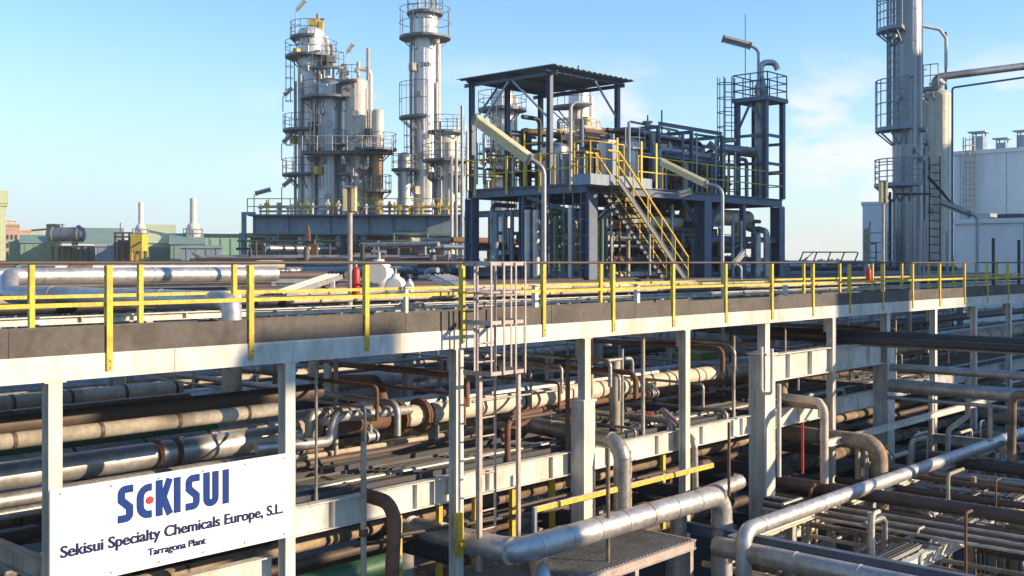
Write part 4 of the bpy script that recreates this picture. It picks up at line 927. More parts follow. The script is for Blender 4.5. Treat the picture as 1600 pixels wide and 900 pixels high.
def vessel(px, tt, rpx, ytop, ybot, m, name, label, cat, grp=None, dome=True, skirt=True, ring=None):
    k = tt / FPX; c = wp(px, HY, tt); r = rpx * k; zt = (HY - ytop) * k; zb = (HY - ybot) * k
    t = thing(name, label, cat, (c.x, c.y, zb), 0, grp)
    top = zt - (r * 0.5 if dome else 0)
    prof = [(r, zb), (r, zb + .02), (r, top - .02), (r, top)]
    if dome: prof += [(r * math.cos(R(a)), top + r * 0.5 * math.sin(R(a))) for a in (12, 25, 40, 58, 75)] + [(0.0, zt)]
    b = MB(); b.lathe(prof, (c.x, c.y, 0), 32)
    if ring:
        z = zb + ring * 0.6; k_ = 0
        while z < top - .3:
            b.tube([(c.x, c.y, z), (c.x, c.y, z + .05)], r * 1.012 + .006, 32); k_ += 1
            z += ring * .5 * (1 if k_ % 3 else 1.3)
        zq = zb + 1                                 # vertical lap joints of the cladding sheets
        for q in range(5):
            a = R(YAW + 120 + 30 * q); b.box(c.x + r * 1.004 * math.cos(a) - .012, c.y + r * 1.004 * math.sin(a) - .012, zq, c.x + r * 1.004 * math.cos(a) + .012, c.y + r * 1.004 * math.sin(a) + .012, top)
    part('shell', b, m, t)
    return t, c, r, zb, zt
t, c, r, zb, zt = vessel(982, 41, 17, 215, 290, SHELL_DARK, 'pot_vessel', 'short grey upright vessel on the blue platform beside the canopy post', 'vessel')
b = MB(); b.arc_rail((c.x, c.y, 0), r * 1.5, 0, 2 * math.pi, zt - 0.4, 0.7); b.arc_deck((c.x, c.y, 0), r * 1.02, r * 1.5, 0, 2 * math.pi, zt - 0.4, 0.08); part('railing', b, GALV, t)
t, c, r, zb, zt = vessel(1022, 42, 9, 205, 285, ALU_DULL, 'pot_vessel', 'slim grey upright pot behind the sloping heat exchanger', 'vessel')
t, c, r, zb, zt = vessel(1092, 46, 8, 232, 285, SHELL_DARK, 'pot_vessel', 'small dark pot with flanges at the low end of the heat exchanger', 'vessel')
t, c, r, zb, zt = vessel(868, 40, 22, 222, 290, SHELL_DARK, 'deck_machine', 'squat dark machine under the canopy roof', 'machine')
t, c, r, zb, zt = vessel(905, 40, 10, 238, 290, BLUEGREY, 'deck_machine', 'slim blue grey machine right of the canopy front post', 'machine')
t, c, r, zb, zt = vessel(822, 42, 9, 200, 290, DARKST, 'deck_machine', 'narrow dark machine under the left of the canopy', 'machine')
b = MB(); p = wp(860, 250, 40.5); b.box(p.x - 0.9, p.y - 0.6, p.z - 0.06, p.x + 0.9, p.y + 0.6, p.z + 0.06)
b.rails([p + Vector(q) for q in ((-0.85, 0.55, 0.06), (-0.85, -0.55, 0.06), (0.85, -0.55, 0.06))], 1.0, 0.03, 0.9)
for q in ((-0.8, -0.5), (0.8, -0.5), (-0.8, 0.5), (0.8, 0.5)): b.bar((p.x + q[0], p.y + q[1], DZ + 0.02), (p.x + q[0], p.y + q[1], p.z - 0.06), 0.08, 0.08, (1, 0, 0))
solo('work_stand', b, YELLOW, 'yellow steel work stand under the canopy roof', 'work stand')
pipe([wp(892, 290, 37.5), wp(892, 160, 37.5), wp(925, 162, 37.5)], 0.05, PALE, 'thin white pipe rising in front of the canopy and bent to the right', 'pipes on the blue platform', bands=0, bend=0.2)
pipe([wp(985, 190, 43), wp(1062, 205, 45), wp(1064, 290, 45)], 0.05, GALV, 'thin grey pipe arched over the heat exchanger', 'pipes on the blue platform', bands=0, bend=0.25)
pipe([wp(1085, 210, 46), wp(1145, 218, 47)], 0.05, NAVY, 'thin dark pipe reaching to the slim tower ladder', 'pipes on the blue platform', bands=0)
for k, (px, y0, y1, r, m, lk) in enumerate([(745, 190, 290, .05, GALV, 'grey'), (757, 215, 290, .07, ALU_DULL, 'silver'), (800, 230, 290, .06, NAVY, 'dark blue'), (812, 205, 290, .045, YELLOW, 'yellow'), (845, 215, 290, .05, DARKPIPE, 'dark'), (880, 205, 290, .06, YELLOW, 'yellow'), (893, 210, 290, .045, RUSTY, 'rusty'), (915, 225, 290, .07, ALU_DULL, 'silver'), (935, 200, 290, .05, NAVY, 'dark blue'), (948, 215, 290, .05, YELLOW, 'yellow'), (1003, 215, 290, .05, YELLOW, 'yellow'), (1012, 180, 290, .03, DARKST, 'thin dark'), (1034, 172, 290, .03, DARKST, 'thin dark'), (1045, 200, 290, .07, ALU_DULL, 'silver'), (1075, 235, 290, .06, NAVY, 'dark blue'), (1120, 215, 295, .1, NAVY, 'thick dark blue'), (1130, 240, 295, .05, GALV, 'grey')]):
    vpipe(px, 40.0 + (k % 4) * 0.9 + (px - 745) * 0.012, y0, y1 - 2, r, m, '%s upright pipe on the blue platform deck, %s from its left edge' % (lk, ORD[k]), bands=0, n=8)
for k, (x0, x1, y, r, m, lk) in enumerate([(735, 850, 262, .05, NAVY, 'dark blue'), (745, 800, 240, .04, GALV, 'grey'), (800, 860, 205, .05, NAVY, 'dark blue'), (880, 950, 250, .05, DARKPIPE, 'dark'), (885, 960, 215, .06, ALU_DULL, 'silver'), (960, 1040, 262, .06, RUSTY, 'rusty'), (1000, 1120, 300, .1, ALU_DULL, 'silver'), (1040, 1130, 275, .05, RED, 'dull red')]):
    p = wp(x0, y, 41.5 + 0.3 * k); ln = (x1 - x0) / FPX * 44 * 1.3
    pipe([p, p + Vector((ln * 0.95, -ln * 0.05, 0))], r, m, '%s level pipe among the blue platform equipment, %s from the canopy side' % (lk, ORD[k]), 'level pipes on the blue platform', bands=0, n=8)
# pipes standing under the blue platform
for k, (px, tt, y0, r, m, lk) in enumerate([(775, 40, 332, .1, BLUEGREY, 'blue grey'), (787, 41, 335, .06, GALV, 'thin grey'), (800, 40.5, 330, .08, BLUEGREY, 'slim blue grey'), (825, 38.6, 328, .13, ALU_DULL, 'fat silver'), (838, 38.4, 328, .13, ALU_DULL, 'fat silver'), (852, 39, 325, .09, NAVY, 'dark blue'), (862, 39, 320, .07, LIME, 'olive'), (872, 38.6, 330, .09, GREEN, 'green'), (879, 38.4, 332, .06, GREEN, 'slim green'), (886, 38.6, 330, .09, GREEN, 'green'), (893, 37.6, 325, .13, ALU, 'bright silver'), (905, 38.5, 330, .06, LAG_DIRTY, 'dirty'), (940, 37.5, 340, .08, GREEN, 'green'), (955, 38, 330, .05, ALU_DULL, 'thin silver'), (968, 39, 335, .05, RUSTY, 'rusty'), (1015, 41, 330, .06, GALV, 'grey'), (1050, 42, 320, .08, ALU_DULL, 'silver'), (1145, 44, 345, .07, GALV, 'thin grey'), (1158, 44, 345, .06, ALU_DULL, 'thin silver')]):
    vpipe(px, tt, y0, 455, r, m, '%s upright pipe under the blue platform, %s from its left column' % (lk, ORD[k]), bands=0, n=10)
pipe([wp(1183, 470, 45), wp(1183, 360, 45), wp(1170, 356, 46)], 0.15, ALU_DULL, 'grey pipe bending over under the right end of the blue platform, nearer the end column', 'pipes under the blue platform', bend=0.3)
pipe([wp(1198, 470, 44), wp(1198, 362, 44), wp(1185, 358, 45)], 0.13, ALU_DULL, 'grey pipe bending over next to the end column of the blue platform', 'pipes under the blue platform', bend=0.3)
for k, (z, v, r, m, lk) in enumerate([(0.9, 24.5, .12, LAG, 'beige'), (0.5, 25.2, .1, DARKPIPE, 'dark'), (0.1, 24.2, .15, DARKPIPE, 'thick dark'), (-0.3, 25.0, .12, ALU_DULL, 'silver'), (1.3, 26.5, .15, RUSTY, 'rusty'), (1.9, 27.2, .1, NAVY, 'dark blue')]):
    pipe([(29.6 + 0.5 * (k % 3), v, z), (42.0, v, z)], r, m, '%s pipe threaded through the blue platform columns, %s from the front' % (lk, ORD[k]), 'level pipes under the blue platform', bands=0, n=10)

# ================================================================== LAMPS
def lamp(base, top, f0, f1, label, r=0.045, wd=0.26, dark=False):
    base, top, f0, f1 = map(Vector, (base, top, f0, f1))
    t = thing('floodlight', label, 'floodlight', base, 0, 'long fluorescent floodlights on bent poles')
    b = MB(); b.tube([base, Vector((base.x, base.y, top.z)), f0, f0.lerp(f1, 0.12)], r, 10, bend=0.35); part('pole', b, GALV, t)
    d = (f1 - f0).normalized(); nn = Vector((-ca * .8, -sa * .8, -.55)); nn = (nn - d * nn.dot(d)).normalized(); s = (-nn).cross(d)
    h = wd * 0.32
    b = MB(); b.sweep([(-wd / 2, 0.0), (-wd * 0.4, -h), (wd * 0.4, -h), (wd / 2, 0), (wd / 2, h * 0.3), (wd * 0.12, h * 0.5), (-wd * 0.12, h * 0.5), (-wd / 2, h * 0.3)], f0, f1, s)
    part('housing', b, LAMPC if not dark else GALV, t)
    b = MB()
    for k in (-1, 1): b.sweep([(k * wd * 0.36 - wd * .1, -h * 1.02 - 0.0), (k * wd * 0.36 - wd * .1, -h * 1.25), (k * wd * 0.36 + wd * .02, -h * 1.25), (k * wd * 0.36 + wd * .02, -h * 1.02)], f0.lerp(f1, 0.04), f0.lerp(f1, 0.96), s)
    part('diffuser', b, LAMPG, t)
    b = MB(); b.sweep([(-wd * .53, -h * 1.1), (wd * .53, -h * 1.1), (wd * .53, h * .4), (-wd * .53, h * .4)], f0 - d * 0.04, f0 + d * 0.02, s); b.sweep([(-wd * .53, -h * 1.1), (wd * .53, -h * 1.1), (wd * .53, h * .4), (-wd * .53, h * .4)], f1 - d * 0.02, f1 + d * 0.04, s); part('end_cap', b, GALV, t)
    return t
lamp(wp(850, 530, 20.2), wp(850, 262, 20.2), wp(828, 248, 20.2), wp(744, 186, 20.6), 'long cream floodlight on a bent pole beside the blue steel platform', 0.045, 0.21)
lamp(wp(1129, 520, 26.5), wp(1129, 293, 26.5), wp(1104, 287, 26.7), wp(1033, 252, 27.5), 'long grey cream floodlight on a bent pole before the sloping heat exchanger', 0.04, 0.18)
lamp(wp(1185, 150, 46.2), wp(1185, 78, 46.2), wp(1172, 71, 46.2), wp(1130, 60, 46.2), 'dark floodlight on top of the slim blue tower', 0.06, 0.3, True)
lamp(wp(1527, 430, 40), wp(1527, 338, 40), wp(1515, 333, 40), wp(1472, 316, 41), 'grey floodlight low in front of the white warehouse', 0.06, 0.26, True)
lamp(wp(1112, 300, 45), wp(1140, 245, 45.5), wp(1133, 243, 45.5), wp(1108, 224, 45.5), 'small dark floodlight at the left side of the slim tower', 0.04, 0.24, True)
lamp(wp(1015, 430, 38), wp(1052, 300, 38), wp(1062, 303, 38), wp(1078, 298, 38), 'small grey floodlight under the blue platform edge', 0.04, 0.22, True)
lamp(wp(1158, 440, 36), wp(1143, 415, 36), wp(1145, 413, 36), wp(1160, 395, 36.5), 'low grey floodlight at the rail right of the blue columns', 0.04, 0.22, True)
lamp(wp(312, 420, 70), wp(330, 412, 70), wp(325, 407, 70), wp(303, 395, 71), 'distant white floodlight low above the rail left of the cooler', 0.06, 0.3)
# end-on twin floodlights: pole with a pair of long boxes
def endlamp(px, tt, ybot, y0, y1, wpx, label, m, redpx=None):
    k = tt / FPX; c = wp(px, HY, tt)
    t = thing('floodlight', label, 'floodlight', (c.x, c.y, (HY - ybot) * k), 0, 'floodlights seen end on')
    b = MB(); b.tube([wp(px, ybot, tt), wp(px, y0 + 3, tt)], 0.05, 10); part('pole', b, PINK if m is LAMPC else GALV, t)
    M = CM(px, tt)
    for s in (-1, 1):
        b = MB(M); w2 = wpx * k / 2
        b.box(*( (s * w2, -0.13, (HY - y1) * k, s * 0.045, 0.13, (HY - y0) * k) if s < 0 else (0.045, -0.13, (HY - y1) * k, w2, 0.13, (HY - y0) * k)))
        part('housing', b, m, t)
    b = MB(M); b.box(-w2 * 1.05, -0.15, (HY - y0) * k + 0.005, w2 * 1.05, 0.15, (HY - y0) * k + 0.04); part('cap', b, GALV, t)
    return t
endlamp(547, 22, 505, 294, 330, 19, 'pole with cream twin lamp boxes standing behind the walkway by the red cylinder', LAMPC)
endlamp(1380, 34, 465, 284, 317, 10, 'pole with a narrow tan lamp box before the tall grey column', LAMPC)
# red cylinders on the walkway
def redcyl(px, tt, y0, y1, rpx, label):
    k = tt / FPX; c = wp(px, HY, tt); z0, z1 = (HY - y1) * k, (HY - y0) * k; r = rpx * k
    t = thing('red_cylinder', label, 'gas cylinder', (c.x, c.y, z0), 0, 'red cylinders behind the walkway rail')
    b = MB(); b.lathe([(r * .9, z0), (r, z0 + 0.03), (r, z1 - r), (r * .85, z1 - r * .5), (r * .5, z1 - r * .12), (r * .25, z1)], (c.x, c.y, 0), 16); part('body', b, RED, t)
    b = MB(); b.tube([(c.x, c.y, z1), (c.x, c.y, z1 + 0.1)], 0.03, 8); b.tube([(c.x - 0.05, c.y, z1 + 0.1), (c.x + 0.05, c.y, z1 + 0.1)], 0.025, 6); part('valve', b, GALV, t)
redcyl(556, 21.5, 417, 462, 6.5, 'bright red upright cylinder beside the twin lamp pole')
redcyl(1357, 33, 419, 442, 4, 'dull red upright cylinder beside the narrow tan lamp pole')
# white valves and drum behind the rail
def valve(px, tt, y0, y1, wpx, label, m):
    k = tt / FPX; c = wp(px, HY, tt); z0, z1 = (HY - y1) * k, (HY - y0) * k; r = wpx * k / 2; h = z1 - z0
    t = thing('relief_valve', label, 'valve', (c.x, c.y, z0), 0, 'pale valves behind the walkway')
    b = MB(); b.lathe([(r * .7, z0), (r * .7, z0 + h * .1), (r * .9, z0 + h * .15), (r, z0 + h * .4), (r * 1.0, z0 + h * .6), (r * .8, z0 + h * .8), (r * .4, z0 + h * .9), (r * .35, z1)], (c.x, c.y, 0), 18); part('body', b, m, t)
    b = MB(); M = CM(px, tt); cc = M @ Vector((0, -r * 1.25, z0 + h * 0.55)); c2 = M @ Vector((0, -r * 0.5, z0 + h * 0.55)); b.tube([c2, cc], r * 0.55, 14); b.tube([cc, M @ Vector((0, -r * 1.3 - 0.03, z0 + h * .55))], r * 0.7, 14); part('flange', b, PALE, t)
    b = MB(); b.tube([(c.x, c.y, z1), (c.x, c.y, z1 + h * .25)], r * .12, 8); b.tube([M @ Vector((-r * .5, 0, z1 + h * .25)), M @ Vector((r * .5, 0, z1 + h * .25))], r * .1, 8); part('stem', b, GALV, t)
    b = MB(); b.box(c.x - 0.08, c.y - 0.08, z0 - 0.5, c.x + 0.08, c.y + 0.08, z0 + 0.02); part('support', b, GALV, t)
valve(592, 27, 405, 452, 46, 'big white round valve body with a blind flange behind the red cylinder', BWHITE)
valve(618, 24, 428, 470, 34, 'squat cream pot valve right of the red cylinder', CREAM)
valve(640, 26, 436, 462, 14, 'small cream valve right of the squat pot', CREAM)
def tray(p, q, label, wdt=0.5):
    p, q = Vector(p), Vector(q); d = (q - p).normalized(); s = d.cross(Vector((0, 0, 1))).normalized() * wdt / 2
    t = thing('cable_ladder', label, 'cable tray', p, 0, 'sloping cable ladders behind the walkway')
    b = MB()
    for k in (-1, 1): b.bar(p + s * k, q + s * k, 0.1, 0.03)
    part('side_rail', b, GALV, t)
    b = MB(); n = int((q - p).length / 0.3)
    for i in range(1, n): c = p.lerp(q, i / n); b.bar(c - s * 0.95, c + s * 0.95, 0.03, 0.04)
    part('rung', b, PALE, t)
    b = MB()
    for i in range(4): o = s * (-0.6 + 0.4 * i) + Vector((0, 0, 0.05)); b.tube([p + o, q + o], 0.025, 6)
    part('cable', b, PALE, t)
tray(wp(432, 462, 23), wp(520, 432, 25), 'sloping cable ladder climbing towards the red cylinder')
tray(wp(690, 433, 24), wp(745, 460, 22), 'sloping cable ladder falling towards the caged ladder')
M = CM(470, 26); b = MB(M); k = 26 / FPX
for x in (-42, 8, 50): b.box((x - 3) * k, -0.05, -62 * k, (x + 3) * k, 0.05, -32 * k)
b.box(-45 * k, -0.06, -32 * k, 53 * k, 0.06, -26 * k)
solo('pipe_support', b, CREAM, 'white goalpost pipe support behind the rail left of the red cylinder', 'pipe support')
for k, (px, tt, y0, y1, w_) in enumerate(((368, 20.5, 455, 520, .16), (634, 20, 450, 500, .07), (995, 24, 445, 480, .1), (836, 22, 447, 500, .1), (1227, 30, 440, 475, .1), (1433, 38, 440, 470, .12))):
    p = wp(px, y1, tt); q = wp(px, y0, tt); b = MB(); b.bar(p, q, w_, w_, (1, 0, 0)); b.box(p.x - w_, p.y - w_, q.z + 0.002, p.x + w_, p.y + w_, q.z + 0.02)
    solo('support_post', b, CREAM, 'short white support post behind the walkway, %s from the left' % ORD[k], 'post', 'short white posts behind the walkway')
#==TOWERS==
# ================================================================== PROCESS COLUMNS
CAMA = R(YAW)                              # world angle of the viewing direction
def ang(deg): return CAMA + R(deg)         # 180 = towards the viewer, -90 = to the right, 90 = to the left
def platform(par, c, r, z, a0, a1, depth=0.9, h=1.1, m=None, label=None, rr=0.026):
    a0, a1 = ang(a0), ang(a1)
    b = MB(); b.arc_deck((c.x, c.y, 0), r * 1.03, r + depth, a0, a1, z, 0.18)
    for i in range(4):
        a = a0 + (a1 - a0) * (i + 0.5) / 4; u = Vector((math.cos(a), math.sin(a), 0)); q = Vector((c.x, c.y, z - 0.2))
        b.bar(q + u * (r + depth * .9), q + u * r * 1.0 + Vector((0, 0, -depth * .8)), 0.07, 0.07)
    o = part('platform', b, m or RAILG, par)
    b = MB(); b.arc_rail((c.x, c.y, 0), r + depth - 0.03, a0, a1, z, h, rr)
    for a in (a0, a1):
        u = Vector((math.cos(a), math.sin(a), 0)); b.tube([Vector((c.x, c.y, z + h)) + u * r, Vector((c.x, c.y, z + h)) + u * (r + depth - .03)], rr, 6)
    part('railing', b, m or RAILG, o)
    return o
def tladder(par, c, r, z0, z1, a, cage=True, m=None, s=1.0):
    u = Vector((math.cos(ang(a)), math.sin(ang(a)), 0)); p = Vector((c.x, c.y, z0)) + u * (r + 0.25)
    b = MB(); b.ladder(p, z1, (-u.y, u.x, 0), 0.5, 0.035 * s, 0.4)
    o = part('ladder', b, m or RAILG, par)
    if cage and z1 - z0 > 3:
        b = MB(); b.cage(p, z0 + 2.2, z1, u, 0.38, 0.9, 0.025 * s); part('safety_cage', b, m or RAILG, o)
def riser(par, c, r, z0, z1, a, rp, m, top=None, name='riser_pipe'):
    u = Vector((math.cos(ang(a)), math.sin(ang(a)), 0)); p = Vector((c.x, c.y, 0)) + u * (r + rp + 0.06)
    pts = [p + Vector((0, 0, z0)), p + Vector((0, 0, z1))]
    if top: pts += [Vector((c.x, c.y, z1)), Vector((c.x, c.y, top))] 
    b = MB(); b.tube(pts, rp, 10, bend=rp * 3); b.bands(pts[0], pts[1], rp, 3.0, 0.06, 10); part(name, b, m, par)
def manway(par, c, r, z, a, s=0.2):
    u = Vector((math.cos(ang(a)), math.sin(ang(a)), 0)); p = Vector((c.x, c.y, z)) + u * r
    b = MB(); b.tube([p - u * 0.1, p + u * 0.22], s, 14); b.tube([p + u * 0.2, p + u * 0.28], s * 1.25, 14); part('manway', b, GALV, par)
rtc = random.Random(5)
def clutter(par, c, r, z0, z1, n=6, m=4, left=(95, 160), right=(200, 275)):
    for k in range(n):
        a = rtc.choice([rtc.uniform(*left), rtc.uniform(*right)]); zt = rtc.uniform(z0 + (z1 - z0) * .35, z1)
        riser(par, c, r, z0, zt, a, rtc.choice([.05, .08, .11]), rtc.choice([PALE, GALV, LAG, SHELL]))
    for k in range(m):
        z = rtc.uniform(z0 + 3, z1 - 2); platform(par, c, r, z, *((95, 165), (200, 265), (120, 240))[k % 3], rtc.uniform(.5, .8), 1.0)
    for k in range(m + 3):
        a = rtc.uniform(110, 250); u = Vector((math.cos(ang(a)), math.sin(ang(a)), 0)); z = rtc.uniform(z0 + 1, z1 - 1); p = Vector((c.x, c.y, z)) + u * (r + .3)
        b = MB(); b.box(p.x - .22, p.y - .22, z - .3, p.x + .22, p.y + .22, z + .3); b.tube([p - u * .3, p + u * .25], .1, 8); part('instrument_box', b, rtc.choice([GALV, YELLOW, DARKST, LAG]), par)
T0 = 85.0; K = T0 / FPX
def Zp(y, tt=T0): return (HY - y) * tt / FPX
# 1: tall left column
t, c, r, zb, zt = vessel(486, 85, 20.5, 42, 560, SHELL, 'process_column', 'tallest column of the left cluster, grey on its left side with four platforms', 'process column', 'columns of the left cluster', ring=2.6)
clutter(t, c, r, 3.5, zt - .8, 6, 0)
cA, rA = c, r
platform(t, c, r, Zp(88), 20, 340, 1.0); platform(t, c, r, Zp(58), 60, 200, .6); platform(t, c, r, Zp(203), 40, 190, 1.15); platform(t, c, r, Zp(272), 50, 190, 1.2)
tladder(t, c, r, Zp(203), Zp(88), 100); tladder(t, c, r, Zp(272), Zp(205), 112); tladder(t, c, r, Zp(335), Zp(272), 100, False)
riser(t, c, r, Zp(340), Zp(55), -80, 0.2, PALE, Zp(44)); riser(t, c, r, Zp(300), Zp(120), 150, 0.1, PALE); riser(t, c, r, Zp(300), Zp(180), 200, 0.08, GALV)
for y, a in ((110, 170), (165, 200), (225, 175), (245, 210)): manway(t, c, r, Zp(y), a)
b = MB(); b.tube([wp(497, 45, 85), wp(497, 22, 85)], 0.16, 10); b.tube([wp(490, 38, 85), wp(490, 30, 85), wp(507, 30, 85)], .1, 8, bend=.2); part('vent', b, LAG, t)
b = MB(); M = CM(489, 85, Zp(40)); b = MB(M); b.box(-.3, -.3, 0, .35, .3, .5); b.box(.5, -.2, -.4, .8, .2, .3); part('valve_cluster', b, YELLOW, t)
# 2: broad drum-topped column
t, c, r, zb, zt = vessel(515, 84, 23.5, 122, 560, SHELL_DARK, 'process_column', 'broad grey column with a domed top ringed by a platform', 'process column', 'columns of the left cluster', ring=2.4)
clutter(t, c, r, 3.5, zt - .8, 5, 2)
cB, rB = c, r
platform(t, c, r, Zp(153, 84), 80, 290, 1.1); platform(t, c, r, Zp(108, 84), 120, 230, .5)
riser(t, c, r, Zp(330), Zp(115), 130, .12, GALV); riser(t, c, r, Zp(330), Zp(150), -165, .1, PALE); tladder(t, c, r, Zp(300), Zp(153), 150, True)
for y, a in ((200, 190), (255, 165), (180, 160), (310, 185)): manway(t, c, r, Zp(y), a, .22)
b = MB(); M = CM(515, 84, Zp(122, 84)); b = MB(M)
for x in (-.9, -.5, 0.3, .8): b.tube([(x, 0, -.3), (x, 0, .9)], .09, 8)
b.tube([(-.9, 0, .85), (.8, 0, .85)], .09, 8); part('head_piping', b, RUSTY, t)
b = MB(M); b.tube([(.2, 0, .8), (.2, 0, 2.6)], .16, 10); b.box(-.1, -.25, 1.2, .5, .25, 1.7); part('vent', b, LAG, t)
# pale pipes between
for k, (px, y, rp) in enumerate(((537, 100, .2), (545, 145, .28), (553, 155, .22))):
    vpipe(px, 85.5 + .3 * k, y, 480, rp, PALE, 'pale tall riser between the broad grey column and the beige column, %s of three' % ORD[k], bands=4)
# 3: beige column
t, c, r, zb, zt = vessel(557, 83, 17, 122, 560, SHELL_WARM, 'process_column', 'beige column of the left cluster with a hooked pale pipe over its top', 'process column', 'columns of the left cluster', ring=2.6)
clutter(t, c, r, 3.5, zt - .8, 5, 2)
platform(t, c, r, Zp(238, 83), 60, 300, 1.0); platform(t, c, r, Zp(128, 83), 70, 190, .5)
riser(t, c, r, Zp(340), Zp(115), -85, .17, PALE, Zp(120)); riser(t, c, r, Zp(340), Zp(250), 170, .12, LAG)
b = MB(); b.tube([wp(560, 122, 83), wp(560, 97, 83)], .14, 8); b.tube([wp(575, 125, 83), wp(575, 75, 83)], .13, 8); part('vent', b, LAG, t)
for y, a in ((180, 185), (215, 160)): manway(t, c, r, Zp(y, 83), a)
b = MB(CM(541, 82.3, Zp(145, 83)))
for i in range(4): b.box(-.25, -.2, i * .55 - .4, .25, .2, i * .55 - .1)
part('valve_cluster', b, LAG, t)
# 4: orange-brown column
t, c, r, zb, zt = vessel(590, 82, 9.5, 170, 238, SHELL_WARM, 'process_column', 'short slender column with a rusty orange lower half', 'process column', 'columns of the left cluster')
b = MB(); b.lathe([(r * .92, Zp(560, 82)), (r * .92, Zp(239, 82))], (c.x, c.y, 0), 18); part('lower_shell', b, BROWN_SHELL, t)
platform(t, c, r, Zp(232, 82), 0, 360, 1.0); platform(t, c, r, Zp(297, 82), 30, 330, .6); tladder(t, c, r, Zp(232, 82), Zp(172, 82), 120, False)
# long linking platform
t = thing('link_platform', 'long dark platform linking the columns of the left cluster at mid height', 'platform', (c.x, c.y, Zp(240, 82)))
M = CM(545, 81.6); b = MB(M); b.box(-3.4, -0.5, Zp(236, 82) - .3, 3.3, .55, Zp(236, 82) - .05); part('deck', b, DARKST, t)
b = MB(M); b.rails([Vector((x, y, Zp(236, 82) - .05)) for x, y in ((-3.4, -.45), (3.3, -.45), (3.3, .5))], 1.1, .03, 1.1); part('railing', b, GALV, t)
# tower lamps at the left cluster
for k, (px, y0, y1, x2, y2) in enumerate([(442, 175, 148, 456, 138), (440, 250, 222, 456, 210), (440, 330, 290, 456, 280), (541, 110, 80, 551, 70), (462, 50, 15, 476, 2), (397, 335, 302, 422, 296)]):
    lamp(wp(px, y0, 84), wp(px, y1 + 4, 84), wp(px + 3, y1, 84), wp(x2, y2, 84), 'small dark floodlight beside the left column cluster, %s' % (['second from the top on its left side', 'third from the top on its left side', 'lowest on its left side', 'above the broad grey column', 'at the very top of the tallest column', 'above the left end of the cooler'][k]), 0.04, 0.34, True)
# 5: tall pale column
t, c, r, zb, zt = vessel(664, 85, 18.5, 12, 560, SHELL, 'process_column', 'tall lone pale column marked 2101 rising past the top of the picture', 'process column', ring=2.4)
clutter(t, c, r, 3.5, zt - .8, 6, 0, (95, 135), (238, 280))
platform(t, c, r, Zp(58), 20, 340, 1.1, 2.2); platform(t, c, r, Zp(183), 70, 190, 1.1, 2.6); platform(t, c, r, Zp(20), 40, 320, .5, .9)
tladder(t, c, r, Zp(183), Zp(58), 118, False); tladder(t, c, r, Zp(330), Zp(185), 130)
riser(t, c, r, Zp(340), Zp(70), -100, .13, PALE); riser(t, c, r, Zp(340), Zp(60), -75, .1, GALV); riser(t, c, r, Zp(340), Zp(130), -118, .09, PALE); riser(t, c, r, Zp(300), Zp(20), 110, .12, GALV)
for y, a in ((150, 160), (215, 190), (245, 170)): manway(t, c, r, Zp(y), a, .2)
b = MB(CM(664, 85, Zp(16)))
for x, h in ((-.5, 1.6), (.1, 2.4), (.55, 1.2)): b.tube([(x, 0, -.3), (x, 0, h)], .12, 8)
b.tube([(-.5, 0, .9), (.9, 0, .9), (.9, 0, -2)], .1, 8, bend=.2); part('head_piping', b, LAG, t)
cu = bpy.data.curves.new('number', 'FONT'); cu.body = '2101'; cu.size = .5; cu.extrude = .02; cu.materials.append(LBLACK)
o = bpy.data.objects.new('number', cu); COL.objects.link(o); o.parent = t
bpy.context.view_layer.update()
me = bpy.data.meshes.new_from_object(o); bpy.data.objects.remove(o)
hw = max(v.co.x for v in me.vertices) / 2
for v in me.vertices:                       # wrap the digits round the shell
    a = ang(188) + (v.co.x - hw) / r
    rr_ = r + 0.03 + v.co.z
    v.co = Vector((rr_ * math.cos(a), rr_ * math.sin(a), v.co.y + Zp(107) - zb))
o = bpy.data.objects.new('number', me); COL.objects.link(o); o.parent = t
# 6: short vessels beside it
t, c, r, zb, zt = vessel(632, 84, 10.5, 238, 560, SHELL, 'process_vessel', 'short grey vessel left of the lone pale column foot', 'vessel')
platform(t, c, r, Zp(264, 84), 20, 340, .5)
t, c, r, zb, zt = vessel(697, 82, 17, 205, 560, SHELL_WARM, 'process_vessel', 'squat beige vessel right of the lone pale column wrapped in platforms', 'vessel')
clutter(t, c, r, 3.5, zt - .8, 5, 2)
platform(t, c, r, Zp(250, 82), 0, 360, 1.0); platform(t, c, r, Zp(205, 82), 0, 360, .6, 1.1); tladder(t, c, r, Zp(330), Zp(205, 82), 150); riser(t, c, r, Zp(330), Zp(190), -60, .1, PALE); riser(t, c, r, Zp(330), Zp(200), 160, .12, GALV)
# 7, 8: columns seen through the canopy
t, c, r, zb, zt = vessel(785, 74, 18, 140, 560, SHELL, 'process_column', 'pale column seen through the left of the canopy frame', 'process column', ring=2.2)
clutter(t, c, r, 3.5, zt - .8, 5, 2)
platform(t, c, r, Zp(170, 74), 0, 360, .9); platform(t, c, r, Zp(250, 74), 60, 300, .8); tladder(t, c, r, Zp(330, 74), Zp(170, 74), 160); riser(t, c, r, Zp(330, 74), Zp(150, 74), -70, .12, PALE)
t, c, r, zb, zt = vessel(904, 74, 16, 138, 560, SHELL, 'process_column', 'pale column seen through the right of the canopy frame', 'process column', ring=2.2)
clutter(t, c, r, 3.5, zt - .8, 5, 2)
platform(t, c, r, Zp(168, 74), 80, 200, 1.3); riser(t, c, r, Zp(330, 74), Zp(150, 74), -80, .12, PALE); riser(t, c, r, Zp(330, 74), Zp(170, 74), 170, .1, LAG); platform(t, c, r, Zp(215, 74), 60, 300, .8, m=YELLOW)
